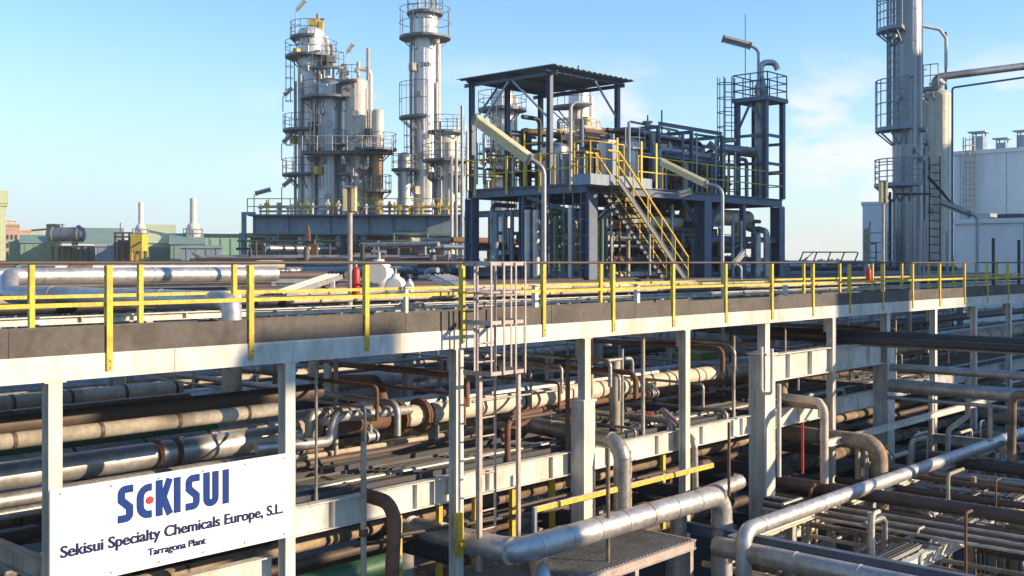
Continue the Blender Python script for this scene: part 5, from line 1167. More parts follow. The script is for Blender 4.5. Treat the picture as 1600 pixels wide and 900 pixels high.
# slim posts in front of the cluster
for k, (px, y0, m) in enumerate([(722, 165, GALV), (730, 205, PALE), (713, 220, GALV), (706, 245, PALE), (738, 180, BLUEGREY)]):
    vpipe(px, 70 + k, y0, 420, .1, m, 'thin tall pole left of the blue platform, %s' % ['grey and highest', 'white', 'grey, beside the squat vessel', 'pale and lowest', 'blue, beside the canopy post'][k], bands=0, n=8)

# ================================================================== AIR COOLER BLOCK under the left cluster
tc_ = 78.0; kc = tc_ / FPX
t = thing('air_cooler', 'long blue grey air cooler casing with yellow railings below the left column cluster', 'air cooler', wp(557, 600, tc_), R(YAW - 90))
M = CM(557, tc_)
def cz(y): return (HY - y) * kc
b = MB(M); b.add([(-162 * kc, 0, cz(366)), (163 * kc, 0, cz(368)), (163 * kc, 0, cz(338)), (-160 * kc, 0, cz(338)), (-162 * kc, 9, cz(366)), (163 * kc, 9, cz(368)), (163 * kc, 9, cz(338)), (-160 * kc, 9, cz(338))], [(0, 1, 2, 3), (5, 4, 7, 6), (4, 0, 3, 7), (1, 5, 6, 2), (3, 2, 6, 7), (4, 5, 1, 0)])
part('casing', b, BLUEGREY, t)
b = MB(M)
for x in (-160, -105, -40, 20, 58, 110, 163): b.box((x - 1.5) * kc, -.08, cz(367), (x + 1.5) * kc, -.004, cz(338.5))
b.box(60 * kc, -.06, cz(361.5), 112 * kc, -.004, cz(360)); part('panel_seam', b, NAVY, t)
b = MB(M); b.box(-166 * kc, -.9, cz(338), 165 * kc, 9.2, cz(335.5)); part('walkway_deck', b, NAVY, t)
b = MB(M); b.rails([Vector((x * kc, -.85, cz(335.5))) for x in (-166, 165)], 1.1, .035, 1.5); part('railing', b, YELLOW, t)
for x in range(-152, 160, 8):
    if random.random() < 0.85:
        xx = x + random.uniform(-3, 3); h = random.uniform(.6, 1.15); b = MB(M); b.tube([(xx * kc, .7, cz(335)), (xx * kc, .7, cz(335) + h)], random.uniform(.06, .1), 8); b.box(xx * kc - .14, .5, cz(335) + h * .6, xx * kc + .14, 1.0, cz(335) + h * .8)
        part('header_valve', b, random.choice([YELLOW, LAG, YELLOW, RUSTY, PALE]), t)
b = MB(M); b.box(-160 * kc, 2.5, cz(322), 163 * kc, 2.9, cz(318)); b.box(-160 * kc, 1.5, cz(330), 163 * kc, 1.8, cz(327)); part('pipe_header', b, NAVY, t)
b = MB(M)
for x in (-178, -130, -80, -30, 10, 60, 110, 160): b.bar((x * kc, .4, G), (x * kc, .4, cz(368)), .35, .35, (1, 0, 0)); b.bar((x * kc, 8, G), (x * kc, 8, cz(368)), .3, .3, (1, 0, 0))
b.bar((-178 * kc, .4, cz(333)), (-160 * kc, .4, cz(333)), .2, .2); b.bar((-178 * kc, .4, cz(368)), (-178 * kc, .4, cz(331)), .3, .3, (1, 0, 0)); part('leg', b, BLUEGREY, t)
for y, y2, d, m in ((378, 375, -.3, NAVY), (391, 387, -.6, DARKST), (402, 399, -1.0, BLUEGREY), (384, 382, 3, DARKST), (396, 394, 4, LAG_DIRTY)):
    b = MB(M); b.box(-185 * kc, d, cz(y), 165 * kc, d + .3, cz(y2)); part('rack_beam', b, m, t)
b = MB(M); b.rails([Vector((x * kc, -.6, cz(387))) for x in (-180, -60, 60, 165)], 1.0, .04, 2.5); part('railing', b, LIME, t)
# dark equipment packed under the cooler
for k in range(30):
    px = random.uniform(385, 715); y = random.uniform(372, 402); tt = random.uniform(60, 77); kk = tt / FPX
    if k % 3 == 0:
        p = wp(px, y, tt); d = Vector((1, 0, 0)) if k % 2 else Vector((0, 1, 0)); ln = random.uniform(3, 9)
        LATE.append((pipe([p, p + d * ln], random.uniform(.1, .22), [DARKPIPE, ALU_DULL, RUSTY, NAVY, LAG][k % 5], None, 'pipes under the cooler', bands=0, n=8), ['dark', 'silver', 'rusty', 'blue', 'beige'][k % 5] + ' level pipe under the cooler, %s such from the left', p))
    else:
        LATE.append((vpipe(px, tt, y, 470, random.uniform(.06, .2), [DARKPIPE, NAVY, GALV, LAG_DIRTY, DARKST][k % 5], None, bands=0, n=8), ['dark brown', 'blue', 'grey', 'dirty', 'black'][k % 5] + ' standing pipe under the cooler, %s such from the left', wp(px, y, tt)))
for k, (px, y, w2, h2, m, lk) in enumerate([(490, 382, 10, 22, RUSTY, 'rusty brown'), (480, 360, 6, 16, RUSTY, 'small rusty')]):
    tt = 70; kk = tt / FPX; b = MB(CM(px, tt)); b.box(-w2 * kk / 2, 0, (HY - y - h2) * kk, w2 * kk / 2, .5, (HY - y) * kk); b.tube([(0, .2, (HY - y) * kk), (0, .2, (HY - y + 8) * kk)], .1, 8)
    solo('motor', b, m, '%s motor housing before the blue grey cooler' % lk, 'motor')
# middle distance racks between walkway and cooler
for k, (x0, x1, y, tt) in enumerate([(300, 720, 404, 62), (250, 700, 414, 50), (960, 1230, 407, 66), (1230, 1400, 412, 70), (-20, 330, 412, 75), (1230, 1500, 418, 52)]):
    kk = tt / FPX; M = CM((x0 + x1) / 2, tt); hw = (x1 - x0) * kk / 2; z = (HY - y) * kk
    t = thing('far_pipe_rack', 'dark far pipe rack at rail height, %s' % ['under the left part of the cooler', 'in front of the cooler rack', 'behind the right half of the blue platform', 'beyond the right end of the blue platform', 'before the distant green sheds', 'before the foot of the tall grey column'][k], 'pipe rack', wp((x0 + x1) / 2, HY, tt) + Vector((0, 0, G)), R(YAW - 90), 'far pipe racks')
    n = max(3, int(hw / 2.2))
    for i in range(n + 1):
        x = -hw + 2 * hw * i / n; b = MB(M)
        for d in (0, 4): b.bar((x, d, G), (x, d, z), .22, .22, (1, 0, 0))
        b.bar((x, 0.12, z - .3), (x, 3.88, z - .3), .25, .15); b.bar((x, .12, z - 1.5), (x, 3.88, z - 1.5), .25, .15); part('frame', b, BLUEGREY if k % 2 else DARKST, t)
    b = MB(M); b.box(-hw, -.16, z - .45, hw, -.12, z - .15); part('beam', b, BLUEGREY, t)
    for i in range(6):
        m = [DARKPIPE, ALU_DULL, LAG_DIRTY, NAVY, ALU_DULL, DARKPIPE][(i + k) % 6]; rr = random.uniform(.08, .2); zz = (z - .17 + rr) if i % 2 == 0 else (z - 1.37 + rr)
        b = MB(M); b.tube([(-hw, .5 + .6 * i, zz), (hw, .5 + .6 * i, zz)], rr, 8); part('rack_pipe', b, m, t)

# ================================================================== RIGHT COLUMNS
TR = 53.0
t, c, r, zb, zt = vessel(1418, TR, 22.5, -70, 620, STEELCOL, 'process_column', 'tall polished grey column at the right with three platforms on its left', 'process column', ring=3.1)
def ZR(y): return (HY - y) * TR / FPX
def rplat(z, a0, a1, d, h, lv): 
    o = platform(t, c, r, z, a0, a1, d, h, BLUEGREY, None, .03)
    b = MB(); b.arc_rail((c.x, c.y, 0), r + d - .03, ang(a0), ang(a1), z, h * .75, .025, levels=(1, .35)); part('railing', b, BLUEGREY, o)
rplat(ZR(45), 60, 150, .75, 1.5, 3); rplat(ZR(200), 55, 170, .8, 2.3, 3); rplat(ZR(287), 40, 185, .85, 1.15, 3)
tladder(t, c, r, ZR(200), ZR(-20), 104, False, BLUEGREY); tladder(t, c, r, ZR(420), ZR(360), 110, True, BLUEGREY)
riser(t, c, r, ZR(200), ZR(-60), 88, .1, GALV); riser(t, c, r, ZR(600), ZR(230), -95, .09, GALV); riser(t, c, r, ZR(600), ZR(300), 84, .07, DARKST)
for y, a in ((237, 190), (250, 215), (205, 150), (60, 120), (155, 130), (205, 225)): manway(t, c, r, ZR(y), a, .12)
b = MB(); b.tube([wp(1437, 40, TR), wp(1468, 46, TR), wp(1478, 60, TR), wp(1478, 105, TR)], .08, 8, bend=.2); part('overhead_pipe', b, PALE, t)
t, c, r, zb, zt = vessel(1465, TR + 2.2, 20, 140, 620, SHELL_WARM, 'process_column', 'shorter steel column right of the tall grey one, warm at its top', 'process column', ring=2.6)
platform(t, c, r, ZR(128), 30, 160, .5, 1.1, BLUEGREY); riser(t, c, r, ZR(600), ZR(150), 95, .1, GALV); riser(t, c, r, ZR(600), ZR(330), -85, .06, DARKST)
tladder(t, c, r, ZR(420), ZR(240), 150, False, DARKST)
for y, a in ((215, 100), (225, 105), (240, 100), (255, 108), (325, 120)): manway(t, c, r, ZR(y), a, .15)
b = MB(); b.lathe([(.25, zt - .1), (.25, zt + .25), (.42, zt + .26), (.42, zt + .34), (.25, zt + .35), (.25, zt + .5)], (c.x, c.y, 0), 14); part('nozzle', b, GALV, t)
pipe([wp(1461, 142, TR + 2.2), wp(1461, 121, TR + 2.2), wp(1620, 101, TR + 2.2)], .19, ALU_DULL, 'overhead silver pipe leaving the shorter right column towards the picture edge', 'overhead pipes at the right', bend=.4, bands=3, n=14)
pipe([wp(1488, 420, TR), wp(1488, 137, TR), wp(1620, 118, TR)], .05, NAVY, 'thin dark pipe under the overhead silver pipe, dropping beside the shorter column', 'overhead pipes at the right', bend=.15, bands=0)
pipe([wp(1440, 265, TR), wp(1490, 320, TR + 1)], .08, DARKST, 'dark slanting brace pipe between the two right columns', 'overhead pipes at the right', bands=0)
pipe([wp(1478, 140, TR + 3), wp(1478, 50, TR + 3)], .07, NAVY, 'dark post with a bracket arm above the shorter right column', 'overhead pipes at the right', bands=0)
pipe([wp(1400, 303, TR - 1), wp(1455, 303, TR - 1)], .05, DARKST, 'thin level dark pipe across the tall grey column', 'overhead pipes at the right', bands=0)
for k, (px, y0, m) in enumerate([(1352, 358, LAG), (1357, 356, LAG), (1436, 360, GALV), (1443, 345, GALV), (1552, 372, DARKST), (1592, 375, DARKST), (1480, 360, GALV)]):
    vpipe(px, 44 + k, y0, 450, .07, m, 'upright pipe at the foot of the right columns, %s' % ['beige, leftmost of a pair', 'beige, second of a pair', 'grey, against the tall column', 'grey, between the two columns', 'dark, before the white annex', 'dark, by the picture edge', 'grey, right of the shorter column'][k], bands=0, n=8)
t = thing('ladder_frame', 'small dark ladder frame at the foot of the tall grey column', 'ladder', wp(1372, 430, 50)); b = MB(); p = wp(1371, 425, 50); b.ladder(p, ZR(350), (sa, -ca, 0), .7, .04, .45); part('ladder', b, BLUEGREY, t)
b = MB(); q = wp(1352, 425, 50); b.rails([q, q + Vector((sa, -ca, 0)) * .5], 1.3, .03, .5); part('side_frame', b, DARKST, t)

# ================================================================== WHITE BUILDINGS AT THE RIGHT
def building(label, x0, y0, x1, y1, z1, m, name='warehouse', cat='building'):
    t = thing(name, label, cat, ((x0 + x1) / 2, (y0 + y1) / 2, G))
    b = MB(); b.box(x0, y0, G, x1, y1, z1); part('wall', b, m, t)
    b = MB(); b.box(x0 - .25, y0 - .25, z1 + .003, x1 + .25, y1 + .25, z1 + .35); part('roof_edge', b, m, t)
    return t
UW = 100.0
va = atU(1490, UW); vb = atU(1730, UW)
kW = va / (sa - ca * (1490 - CX) / FPX)
zW = 172 / FPX * (UW / (ca + sa * (1490 - CX) / FPX))
t = building('large white warehouse at the right edge with roof ventilators', UW, vb, UW + 40, va, zW - .3, BWHITE)
b = MB()
for v in [vb + 4 * i for i in range(1, int((va - vb) / 4) + 1)]: b.box(UW - .02, v - .03, G, UW - .004, v + .03, zW - .32)
part('panel_joint', b, GALV, t)
vent0 = None
for k, (px, wv, yt, uo, lab) in enumerate([(1530, 24, 206, 4, 'tallest'), (1566, 21, 216, 6, 'lower, middle'), (1600, 24, 204, 8, 'right hand')]):
    tt = (UW + uo) / (ca + sa * (px - CX) / FPX); kk = tt / FPX; p = wp(px, HY, tt); r_ = wv * kk / 2; z1 = (HY - yt) * kk
    tv = thing('roof_ventilator', '%s roof ventilator with a flat cap on the white warehouse' % lab, 'ventilator', (p.x, p.y, zW), 0, 'ventilators on the white warehouse')
    b = MB(); b.box(p.x - r_ * .7, p.y - r_ * .7, zW + .06, p.x + r_ * .7, p.y + r_ * .7, z1 - .45); part('duct', b, BLUEGREY, tv)
    b = MB(); b.box(p.x - r_ * 1.1, p.y - r_ * 1.1, z1 - .12, p.x + r_ * 1.1, p.y + r_ * 1.1, z1)
    for sx_ in (-.6, .6):
        for sy_ in (-.6, .6): b.box(p.x + sx_ * r_ - .05, p.y + sy_ * r_ - .05, z1 - .448, p.x + sx_ * r_ + .05, p.y + sy_ * r_ + .05, z1 - .121)
    part('cap', b, GALV, tv)
t = thing('caged_ladder', 'rust stained yellow caged ladder up the corner of the white warehouse', 'ladder', (UW - .5, va - 1.5, G)); b = MB(); b.ladder((UW - .35, va - 1.6, G), zW + 1.2, (0, 1, 0), .8, .06, .5); b.cage((UW - .35, va - 1.6, 0), -4, zW + 1.2, (-1, 0, 0), .5, 1.6, .035); part('ladder', b, LAG, t)
UN = 84.0
va2 = atU(1492, UN); vb2 = atU(1760, UN); zN = (HY - 343) / FPX * (UN / (ca + sa * (1492 - CX) / FPX))
t = building('low white annex in front of the warehouse with machines on its roof', UN, vb2, UN + 14, va2, zN - .35, BWHITE, 'annex')
b = MB()
for v in (va2 - 5, va2 - 10.5, va2 - 16): b.box(UN - .03, v - .05, G, UN - .004, v + .05, zN - .36)
part('panel_joint', b, GALV, t)
t = thing('roof_unit', 'row of grey cooling units on the roof of the low white annex', 'roof units', (UN + 3, (va2 + vb2) / 2, zN))
for k in range(7):
    v = va2 - 1.2 - k * 2.3; b = MB(); b.box(UN + 1.5, v - .9, zN + .01, UN + 3.5, v + .9, zN + random.uniform(.35, .8)); part('unit', b, [GALV, DARKST, BLUEGREY][k % 3], t)
# truss frame on the horizon
t = thing('truss_frame', 'low dark truss frame on the skyline right of the blue platform', 'frame', wp(1292, 416, 70), R(YAW - 90)); kk = 70 / FPX; M = CM(1292, 70)
b = MB(M); b.bar((-45 * kk, 0, -5 * kk), (42 * kk, 0, -5 * kk), .1, .1); b.bar((-38 * kk, 0, 16 * kk), (47 * kk, 0, 16 * kk), .08, .08)
for i in range(5): x = -45 + i * 21.5; b.bar((x * kk, 0, -5 * kk), ((x + 8) * kk, 0, 16 * kk), .07, .07, (1, 0, 0))
b.bar((-40 * kk, 0, -1 * kk), (-22 * kk, 0, 15 * kk), .05, .05)
for x in (-45, 40): b.bar((x * kk, 0, G), (x * kk, 0, -5.5 * kk), .12, .12, (1, 0, 0))
part('truss', b, DARKST, t)

# ================================================================== DISTANT LEFT SKYLINE
def block(px0, px1, y0, tt, dp, m, label, name='shed', cat='building', roof=None, gable=0):
    kk = tt / FPX; pc = (px0 + px1) / 2; p = wp(pc, HY, tt); hw = (px1 - px0) * kk / 2; z1 = (HY - y0) * kk; rz = R(YAW - 90) - math.atan((pc - CX) / FPX); M = Matrix.Translation((p.x, p.y, 0)) @ Matrix.Rotation(rz, 4, 'Z')
    t = thing(name, label, cat, (p.x, p.y, G), rz)
    b = MB(M); b.box(-hw, 0, G, hw, dp, z1); part('wall', b, m, t)
    if name in ('shed', 'lean_to', 'tank_house', 'warehouse', 'tower_block'):
        b = MB(M); n_ = max(4, int(hw / .45))
        for q in range(n_): x = -hw + 2 * hw * (q + .5) / n_; b.box(x - .04, -.05, G + .1, x + .04, -.003, z1 - .05)
        part('cladding_rib', b, m, t)
        b = MB(M); b.box(-hw * .35, -.07, G, -hw * .35 + 1.6, -.052, G + 2.6); part('door', b, GALV, t)
    b = MB(M)
    if gable: b.add([(-hw - .2, -.2, z1 + .003), (hw + .2, -.2, z1 + .003), (hw + .2, dp + .2, z1 + .003), (-hw - .2, dp + .2, z1 + .003), (-hw - .2, dp / 2, z1 + gable), (hw + .2, dp / 2, z1 + gable)], [(0, 1, 5, 4), (2, 3, 4, 5), (0, 4, 3), (1, 2, 5), (3, 2, 1, 0)])
    else: b.box(-hw - .15, -.15, z1 + .003, hw + .15, dp + .15, z1 + .3)
    part('roof', b, roof or m, t)
    return t, M, kk
t, M, kk = block(-70, 5, 321, 120, 12, BBEIGE, 'pale green rendered tower block at the left edge of the picture', 'tower_block')
b = MB(M); b.box(-35 * kk, -.25, (HY - 321) * kk + .3, 41 * kk, 12.3, (HY - 297) * kk); part('upper_storey', b, BBEIGE, t)
t, M, kk = block(8, 28, 353, 150, 14, BORANGE, 'salmon brick building beside the pale green tower block', 'brick_building')
for r_ in range(3):
    for c_ in range(3): b = MB(M); b.box((-7 + c_ * 6) * kk, -.06, (36 - r_ * 13) * kk, (-4 + c_ * 6) * kk, -.01, (43 - r_ * 13) * kk); part('window', b, DARKST, t)
block(1350, 1440, 319, 120, 10, BWHITE, 'small white block with a flat roof just left of the tall grey column', 'warehouse')
block(-5, 22, 345, 165, 10, PALE, 'pale upper block behind the salmon brick building', 'office_block')
block(28, 46, 362, 170, 12, BORANGE, 'small salmon house beyond the brick building', 'house')
block(46, 66, 372, 175, 12, BBEIGE, 'pale yellow house left of the dark drum plant', 'house', gable=1.5)
block(15, 34, 378, 140, 8, BLGREEN, 'mint green hut below the salmon brick building', 'hut')
t, M, kk = block(35, 100, 380, 138, 12, BGREEN, 'dark green shed under the overhead drum', 'shed', gable=1.2)
t, M, kk = block(100, 190, 381, 136, 14, BGREEN, 'long green shed with a light roof edge left of the yellow hoist', 'shed', gable=2.2)
b = MB(M); b.box(-45 * kk, -.22, (HY - 381) * kk - .25, 45 * kk, -.18, (HY - 381) * kk - .02); part('gutter', b, BWHITE, t)
block(150, 190, 386, 130, 6, BLUEGREY, 'blue grey lean-to before the long green shed', 'lean_to')
t, M, kk = block(222, 272, 380, 128, 12, BBEIGE, 'pale yellow gabled shed right of the yellow hoist', 'shed', gable=2.4)
b = MB(M); b.box(-12 * kk, -.1, G, 16 * kk, -.02, 24 * kk); part('door', b, BGREEN, t)
block(268, 330, 382, 126, 10, BGREEN, 'green shed behind the second chimney', 'shed', gable=1.4)
t, M, kk = block(322, 400, 370, 112, 12, BLGREEN, 'mint blue panelled shed left of the cooler', 'shed', roof=DARKST)
b = MB(M)
for x in (-30, -15, 0, 15, 30): b.box(x * kk - .06, -.06, G, x * kk + .06, -.01, (HY - 370) * kk - .3)
part('panel_joint', b, GALV, t)
block(285, 345, 388, 108, 7, BLUEGREY, 'low blue grey tank house before the mint panelled shed', 'tank_house')
# overhead drum on frame
p0, p1 = wp(78, 366, 132), wp(130, 366, 132)
t = drum(p0, p1, .85, NAVY, 'overhead_drum', 'dark horizontal drum on a steel frame above the green sheds', 'drum')
b = MB(CM(104, 132)); kk = 132 / FPX
for x in (-22, -4, 14, 24):
    b.bar((x * kk, 0, G), (x * kk, 0, 24 * kk), .25, .25, (1, 0, 0)); b.bar((x * kk, 2, G), (x * kk, 2, 24 * kk), .25, .25, (1, 0, 0))
b.box(-30 * kk, -1, 24 * kk, 30 * kk, 3, 26 * kk); b.box(-28 * kk, -.8, 31 * kk, 30 * kk, -.7, 32.5 * kk); part('support_frame', b, DARKST, t)
b = MB(CM(104, 132)); b.box(-30 * kk, -.3, 52 * kk, -14 * kk, .8, 60 * kk); b.tube([(-30 * kk, 0, 52 * kk), (-55 * kk, 0, 50 * kk)], .12, 6); b.tube([(16 * kk, 0, 46 * kk), (16 * kk, 0, 57 * kk), (22 * kk, 0, 57 * kk), (22 * kk, 0, 47 * kk)], .12, 6); part('top_piping', b, DARKST, t)
# chimneys
for px, y0, y1, rp, yb, rb, lab in ((220, 316, 353, 4, 400, 8, 'smaller pale chimney above the yellow hoist frame'), (302, 310, 352, 5.5, 400, 10, 'larger pale chimney with a wide drum base left of the cooler')):
    tt = 130; kk = tt / FPX; c = wp(px, HY, tt)
    t = thing('chimney', lab, 'chimney', (c.x, c.y, G), 0, 'pale chimneys on the skyline')
    b = MB(); b.lathe([(rb * kk, G), (rb * kk, (HY - 378) * kk), (rb * kk * 1.15, (HY - 372) * kk), (rb * kk * 1.15, (HY - 362) * kk), (rb * kk * .9, (HY - y1) * kk), (rp * kk * 1.05, (HY - y1 + 3) * kk)], (c.x, c.y, 0), 20, False); part('base', b, PALE, t)
    b = MB(); b.lathe([(rp * kk, (HY - y1 + 2.8) * kk), (rp * kk * .95, (HY - y0) * kk)], (c.x, c.y, 0), 18); part('flue', b, PALE, t)
    b = MB(); b.arc_deck((c.x, c.y, 0), rb * kk, rb * kk * 1.5, 0, 6.28, (HY - 371) * kk, .15); b.arc_rail((c.x, c.y, 0), rb * kk * 1.5, 0, 6.28, (HY - 371) * kk, 1.0, .05); part('gallery', b, GALV, t)
tt = 122; kk = tt / FPX; M = CM(213, tt)
t = thing('hoist_tower', 'yellow hoist house on legs below the smaller pale chimney', 'hoist tower', (wp(213, HY, tt).x, wp(213, HY, tt).y, G), R(YAW - 90))
b = MB(M); b.box(-9 * kk, 0, 18 * kk, 9 * kk, 2, 44 * kk); part('cabin', b, YELLOW, t)
b = MB(M); b.bar((-6 * kk, -.03, 24 * kk), (7 * kk, -.03, 32 * kk), .15, .05); part('brace', b, DARKST, t)
for x in (-8, 8):
    for y in (.15, 1.85): b = MB(M); b.bar((x * kk, y, G), (x * kk, y, 18 * kk), .25, .25, (1, 0, 0)); part('leg', b, YELLOW, t)
M = CM(192, 124); b = MB(M); kk = 124 / FPX
for x in (-12, 0, 10): b.bar((x * kk, 0, G), (x * kk, 0, 46 * kk), .2, .2, (1, 0, 0))
for y in (46, 40, 30): b.bar((-14 * kk, 0, y * kk), (16 * kk, 0, y * kk), .2, .2)
b.box(-10 * kk, .3, G, 8 * kk, 3, 35 * kk)
b.bar((-4 * kk, 0, 46 * kk), (-4 * kk, 0, 62 * kk), .08, .08, (1, 0, 0))
solo('steel_gantry', b, RUSTY, 'rusty steel frame with a dark tank left of the yellow hoist', 'gantry')
hb = MB(); hb.box(-1250, -1250, G - 1, 1250, 1250, 34)
hm_ = bpy.data.materials.new('pale_air'); hm_.use_nodes = True; hn = hm_.node_tree.nodes; hl = hm_.node_tree.links
for n_ in list(hn): hn.remove(n_)
ho = hn.new('ShaderNodeOutputMaterial'); hv = hn.new('ShaderNodeVolumePrincipled'); hv.inputs['Color'].default_value = (0.86, 0.93, 1, 1); hv.inputs['Density'].default_value = 0.00045
hl.new(hv.outputs[0], ho.inputs['Volume'])
ho_ = solo('haze', hb, hm_, None, None, None, 'stuff')
# far treeline
b = MB(); rng = random.Random(3)
for px in range(-300, 1900, 3):
    tt = rng.uniform(330, 420); kk = tt / FPX; c = wp(px + rng.uniform(-2, 2), HY, tt); top = (rng.uniform(4, 9) + 5 * math.sin(px * .013) + 3 * math.sin(px * .05)) * kk
    for j in range(16):
        p = Vector((c.x + rng.uniform(-2, 2), c.y + rng.uniform(-2, 2), G + rng.uniform(0, 1) ** .8 * max(2.5, top - G))); s_ = rng.uniform(.5, 1.1)
        d1 = Vector((rng.uniform(-1, 1), rng.uniform(-1, 1), rng.uniform(-1, 1))).normalized() * s_; d2 = d1.orthogonal().normalized() * s_
        b.add([p - d1, p + d2, p + d1, p - d2], [(0, 1, 2, 3)])
solo('treeline', b, LEAF, None, None, None, 'stuff')

# ================================================================== ADDED SHADE BLOCKS (stand beside the viewer, outside the view, shaped to shade the rack)
def shader_block(x0, y0, z0, x1, y1, z1, m, label, name='process_hall'):
    t = thing(name, label, 'building', ((x0 + x1) / 2, (y0 + y1) / 2, G))
    b = MB(); b.box(x0, y0, z0, x1, y1, z1); part('wall', b, m, t)
    if z0 > G + .5:
        for x in (x0 + .4, x1 - .4):
            for y in (y0 + .4, y1 - .4): b = MB(); b.box(x - .2, y - .2, G, x + .2, y + .2, z0 - .003); part('leg', b, GALV, t)
    return t
# ================================================================== DENSE PIPEWORK AROUND THE BLUE PLATFORM
rg = random.Random(11)
MM = [(DARKPIPE, 'dark brown'), (NAVY, 'blue'), (GALV, 'grey'), (BLUEGREY, 'blue grey'), (LAG, 'beige'), (RUSTY, 'rusty'), (ALU_DULL, 'silver'), (BLACK, 'black')]
CLUT = []
def far_vert(n, u0, u1, v0, v1, zlo, zhi0, zhi1, where, group, rmin=.04, rmax=.13, branch=.5):
    for k in range(n):
        u, v = rg.uniform(u0, u1), rg.uniform(v0, v1); m, lk = rg.choice(MM); r = rg.uniform(rmin, rmax); z = rg.uniform(zhi0, zhi1)
        pts = [(u, v, zlo), (u, v, z)]
        if rg.random() < branch:
            d = rg.choice([(1, 0), (-1, 0), (0, 1), (0, -1)]); L_ = rg.uniform(.5, 1.6); pts.append((u + d[0] * L_, v + d[1] * L_, z))
        CLUT.append((pts, r, m, lk + ' upright pipe ' + where + ', %s such from the left', group))
def far_horiz(n, u0, u1, v0, v1, z0, z1, where, group, rmin=.05, rmax=.15):
    for k in range(n):
        m, lk = rg.choice(MM); r = rg.uniform(rmin, rmax); z = rg.uniform(z0, z1); v = rg.uniform(v0, v1); a = rg.uniform(u0, (u0 + u1) / 2); b_ = rg.uniform((u0 + u1) / 2, u1)
        pts = [(a, v, z), (b_, v, z)]
        if rg.random() < .4: pts.append((b_, v, z - rg.uniform(.6, 1.8)))
        CLUT.append((pts, r, m, lk + ' level pipe ' + where + ', %s such from the left', group))
far_vert(95, 29.6, 42, 23.8, 28.5, -2.5, .6, 2.2, 'under the blue platform', 'clutter under the blue platform')
far_horiz(40, 29.6, 42, 24, 28.5, -1.2, 2.1, 'under the blue platform', 'clutter under the blue platform')
far_vert(70, 34.5, 51, 30.7, 34.3, -4, 0.2, 2.3, 'in the rear rack', 'pipes in the rear rack', .06, .2)
far_horiz(24, 35, 52, 30.8, 34.3, -1.5, 2.2, 'in the rear rack', 'pipes in the rear rack', .08, .22)
far_vert(130, 29.8, 41, 23.5, 28.6, DZ + .02, 3.4, 5.2, 'on the blue platform deck', 'clutter on the blue platform deck', .035, .09)
far_horiz(60, 30, 41, 24, 28.4, 3.3, 5.0, 'above the blue platform deck', 'clutter on the blue platform deck', .04, .1)
far_vert(30, 20, 60, 24, 31, -3.0, -.9, -.25, 'before the blue platform', 'low pipework behind the walkway', .05, .12)
far_vert(26, 6, 30, 26, 46, -3.0, -.8, .1, 'between walkway and cooler', 'low pipework before the cooler', .06, .15)
far_horiz(20, 6, 34, 28, 46, -1.2, -.1, 'between walkway and cooler', 'low pipework before the cooler', .08, .2)
far_horiz(18, 44, 76, 26, 44, -1.4, -.1, 'right of the blue platform', 'low pipework at the right', .08, .2)
def proj(p): p = Vector(p); f = p.x * ca + p.y * sa; return CX + FPX * (p.x * sa - p.y * ca) / f, f
RELAB = []
def relabel(items):                       # ordinals follow the order in which the things stand in view
    by = {}
    for o, fmt, p in items: by.setdefault(fmt, []).append((proj(p)[0], o))
    for fmt, lst in by.items():
        for k, (x, o) in enumerate(sorted(lst, key=lambda q: q[0])): setlab(o, fmt % ORD[k], None)
def size(c): P = [Vector(p) for p in c[0]]; return sum((b - a).length for a, b in zip(P, P[1:])) * c[1] / proj(P[0])[1] ** 2
CLUT.sort(key=size, reverse=True)
for c in CLUT[:25]: RELAB.append((pipe(c[0], c[1], c[2], None, c[4], bands=0, n=8, bend=c[1] * 2.5), c[3], c[0][0]))
for c in RELAB: c[0]['category'] = 'pipe'
relabel(RELAB); relabel(LATE)
mbs = MB(); mi = []; ms = []
for c in CLUT[25:]:
    n0 = len(mbs.f); mbs.tube(c[0], c[1], 8, c[1] * 2.5)
    if c[2] not in ms: ms.append(c[2])
    mi += [ms.index(c[2])] * (len(mbs.f) - n0)
so = solo('pipework', mbs, ms[0], 'mass of thin pipes packed in and around the blue platform', 'pipework', None, 'stuff')
for m in ms[1:]: so.data.materials.append(m)
so.data.polygons.foreach_set('material_index', mi)
# racks that carry them
t = thing('rear_rack', 'dark steel rack standing behind the blue platform', 'pipe rack', (42, 34, G))
for u in (35, 39, 43, 47, 51):
    for v in (30.4, 34.6): b = MB(); b.ibeam((u, v, G), (u, v, 2.3), .28, .28, (0, 1, 0)); part('column', b, NAVY, t)
    for z in (2.3, .8, -.7): b = MB(); b.ibeam((u, 30.55, z - .15), (u, 34.45, z - .15), .16, .28); part('cross_beam', b, NAVY, t)
for z in (2.25, .75, -.75): b = MB(); b.ibeam((34.9, 30.2, z), (51, 30.2, z), .16, .26); part('beam', b, BLUEGREY, t)
b = MB(); b.rails([Vector(p) for p in ((34.9, 30.2, .95), (51, 30.2, .95))], 1.0, .03, 2); part('railing', b, YELLOW, t)
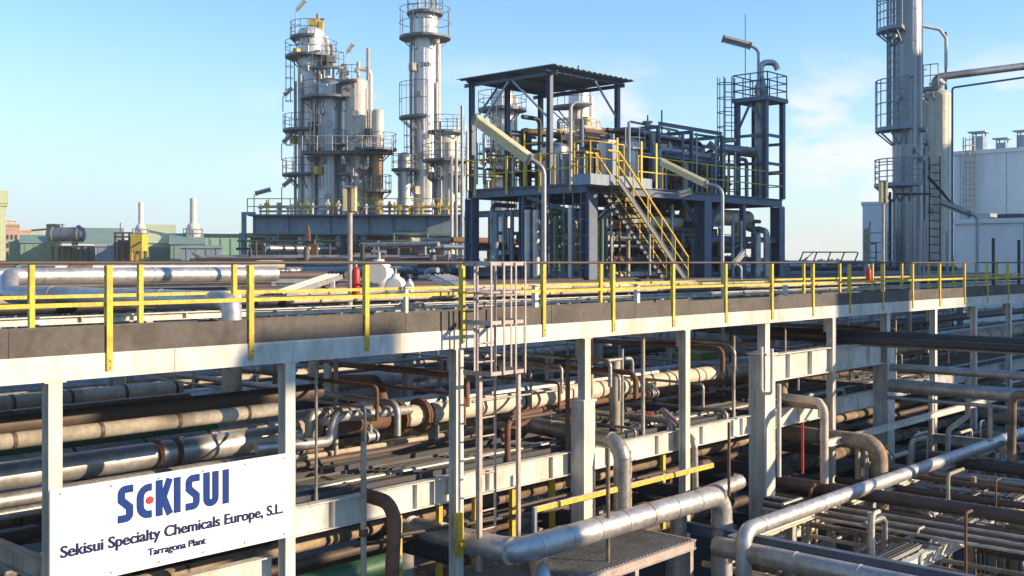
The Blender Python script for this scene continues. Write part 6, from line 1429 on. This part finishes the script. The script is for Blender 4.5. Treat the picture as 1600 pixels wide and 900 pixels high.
# small cabinets, junction boxes and hand valves on the deck
for k in range(10):
    u, v = rg.uniform(30.2, 41), rg.uniform(23.5, 28); h = rg.uniform(.5, 1.3); w_ = rg.uniform(.25, .5); m, lk = [(GALV, 'grey'), (DARKST, 'black'), (BLUEGREY, 'blue grey'), (YELLOW, 'yellow'), (PALE, 'pale')][k % 5]
    b = MB(); b.box(u - w_ / 2, v - w_ / 2, DZ + .35, u + w_ / 2, v + w_ / 2, DZ + .35 + h); b.box(u - .05, v - .05, DZ + .021, u + .05, v + .05, DZ + .348); b.box(u - w_ * .55, v - w_ * .55, DZ + .352 + h, u + w_ * .55, v + w_ * .55, DZ + .38 + h)
    solo('control_cabinet', b, m, '%s control cabinet on a leg on the blue platform deck, %s' % (lk, ['nearer the canopy', 'nearer the slim tower'][k // 5]), 'cabinet', 'cabinets on the blue platform')
# mid-distance clutter behind the walkway rail
far_vert(30, 20, 60, 24, 31, -3.0, -.9, -.25, 'in the low pipework between the walkway and the blue platform', 'low pipework behind the walkway', .05, .12)
far_vert(26, 6, 30, 26, 46, -3.0, -.8, .1, 'in the low pipework between the walkway and the cooler', 'low pipework before the cooler', .06, .15)
far_horiz(20, 6, 34, 28, 46, -1.2, -.1, 'in the low pipework between the walkway and the cooler', 'low pipework before the cooler', .08, .2)
far_horiz(18, 44, 76, 26, 44, -1.4, -.1, 'in the low pipework beyond the right end of the blue platform', 'low pipework at the right', .08, .2)
# solid dark backing added to close the bright gaps under the cooler
t, M, kk = block(396, 735, 372, 92, 10, DARKST, 'long dark block added to close bright gaps under the blue grey cooler', 'pump_hall')
#==SHADE==
t = thing('duct_bridge', 'unseen white slab on a single pier, added to shade the walkway beam', 'duct', (26.3, -16, G))  # added slab, placed to drop a shadow strip on the walkway beam
b = MB(); b.box(24.9, -15.7, 8.85, 27.4, -15, 9.4); part('duct', b, BWHITE, t)
b = MB(); b.box(26.9, -15.7, G, 27.4, -15.1, 8.847); part('pier', b, CONC, t)
shader_block(8, -18, G, 29.7, -15, 5.75, BWHITE, 'low white block added out of view nearest the viewer to shade the lower rack')  # unseen blocks added and sized to shade the rack and the right columns
shader_block(43.8, -18, G, 46.6, -15, 12.0, BWHITE, 'square white block added out of view to shade part of the walkway', 'stair_block')
shader_block(48.4, -18, G, 52.3, -15, 5.6, BWHITE, 'low white block added out of view to shade the lower right rack', 'link_building')
shader_block(52.6, -18, G, 57.8, -15, 11.0, BWHITE, 'medium high white block added out of view to shade the far walkway', 'office_block')
shader_block(58.0, -18, G, 75.3, -15, 23.7, BWHITE, 'tall white block added out of view to shade the tall grey column', 'boiler_house')
shader_block(77.3, -18, G, 98, -15, 20.0, BWHITE, 'long white block added out of view to shade the shorter right column', 'turbine_hall')
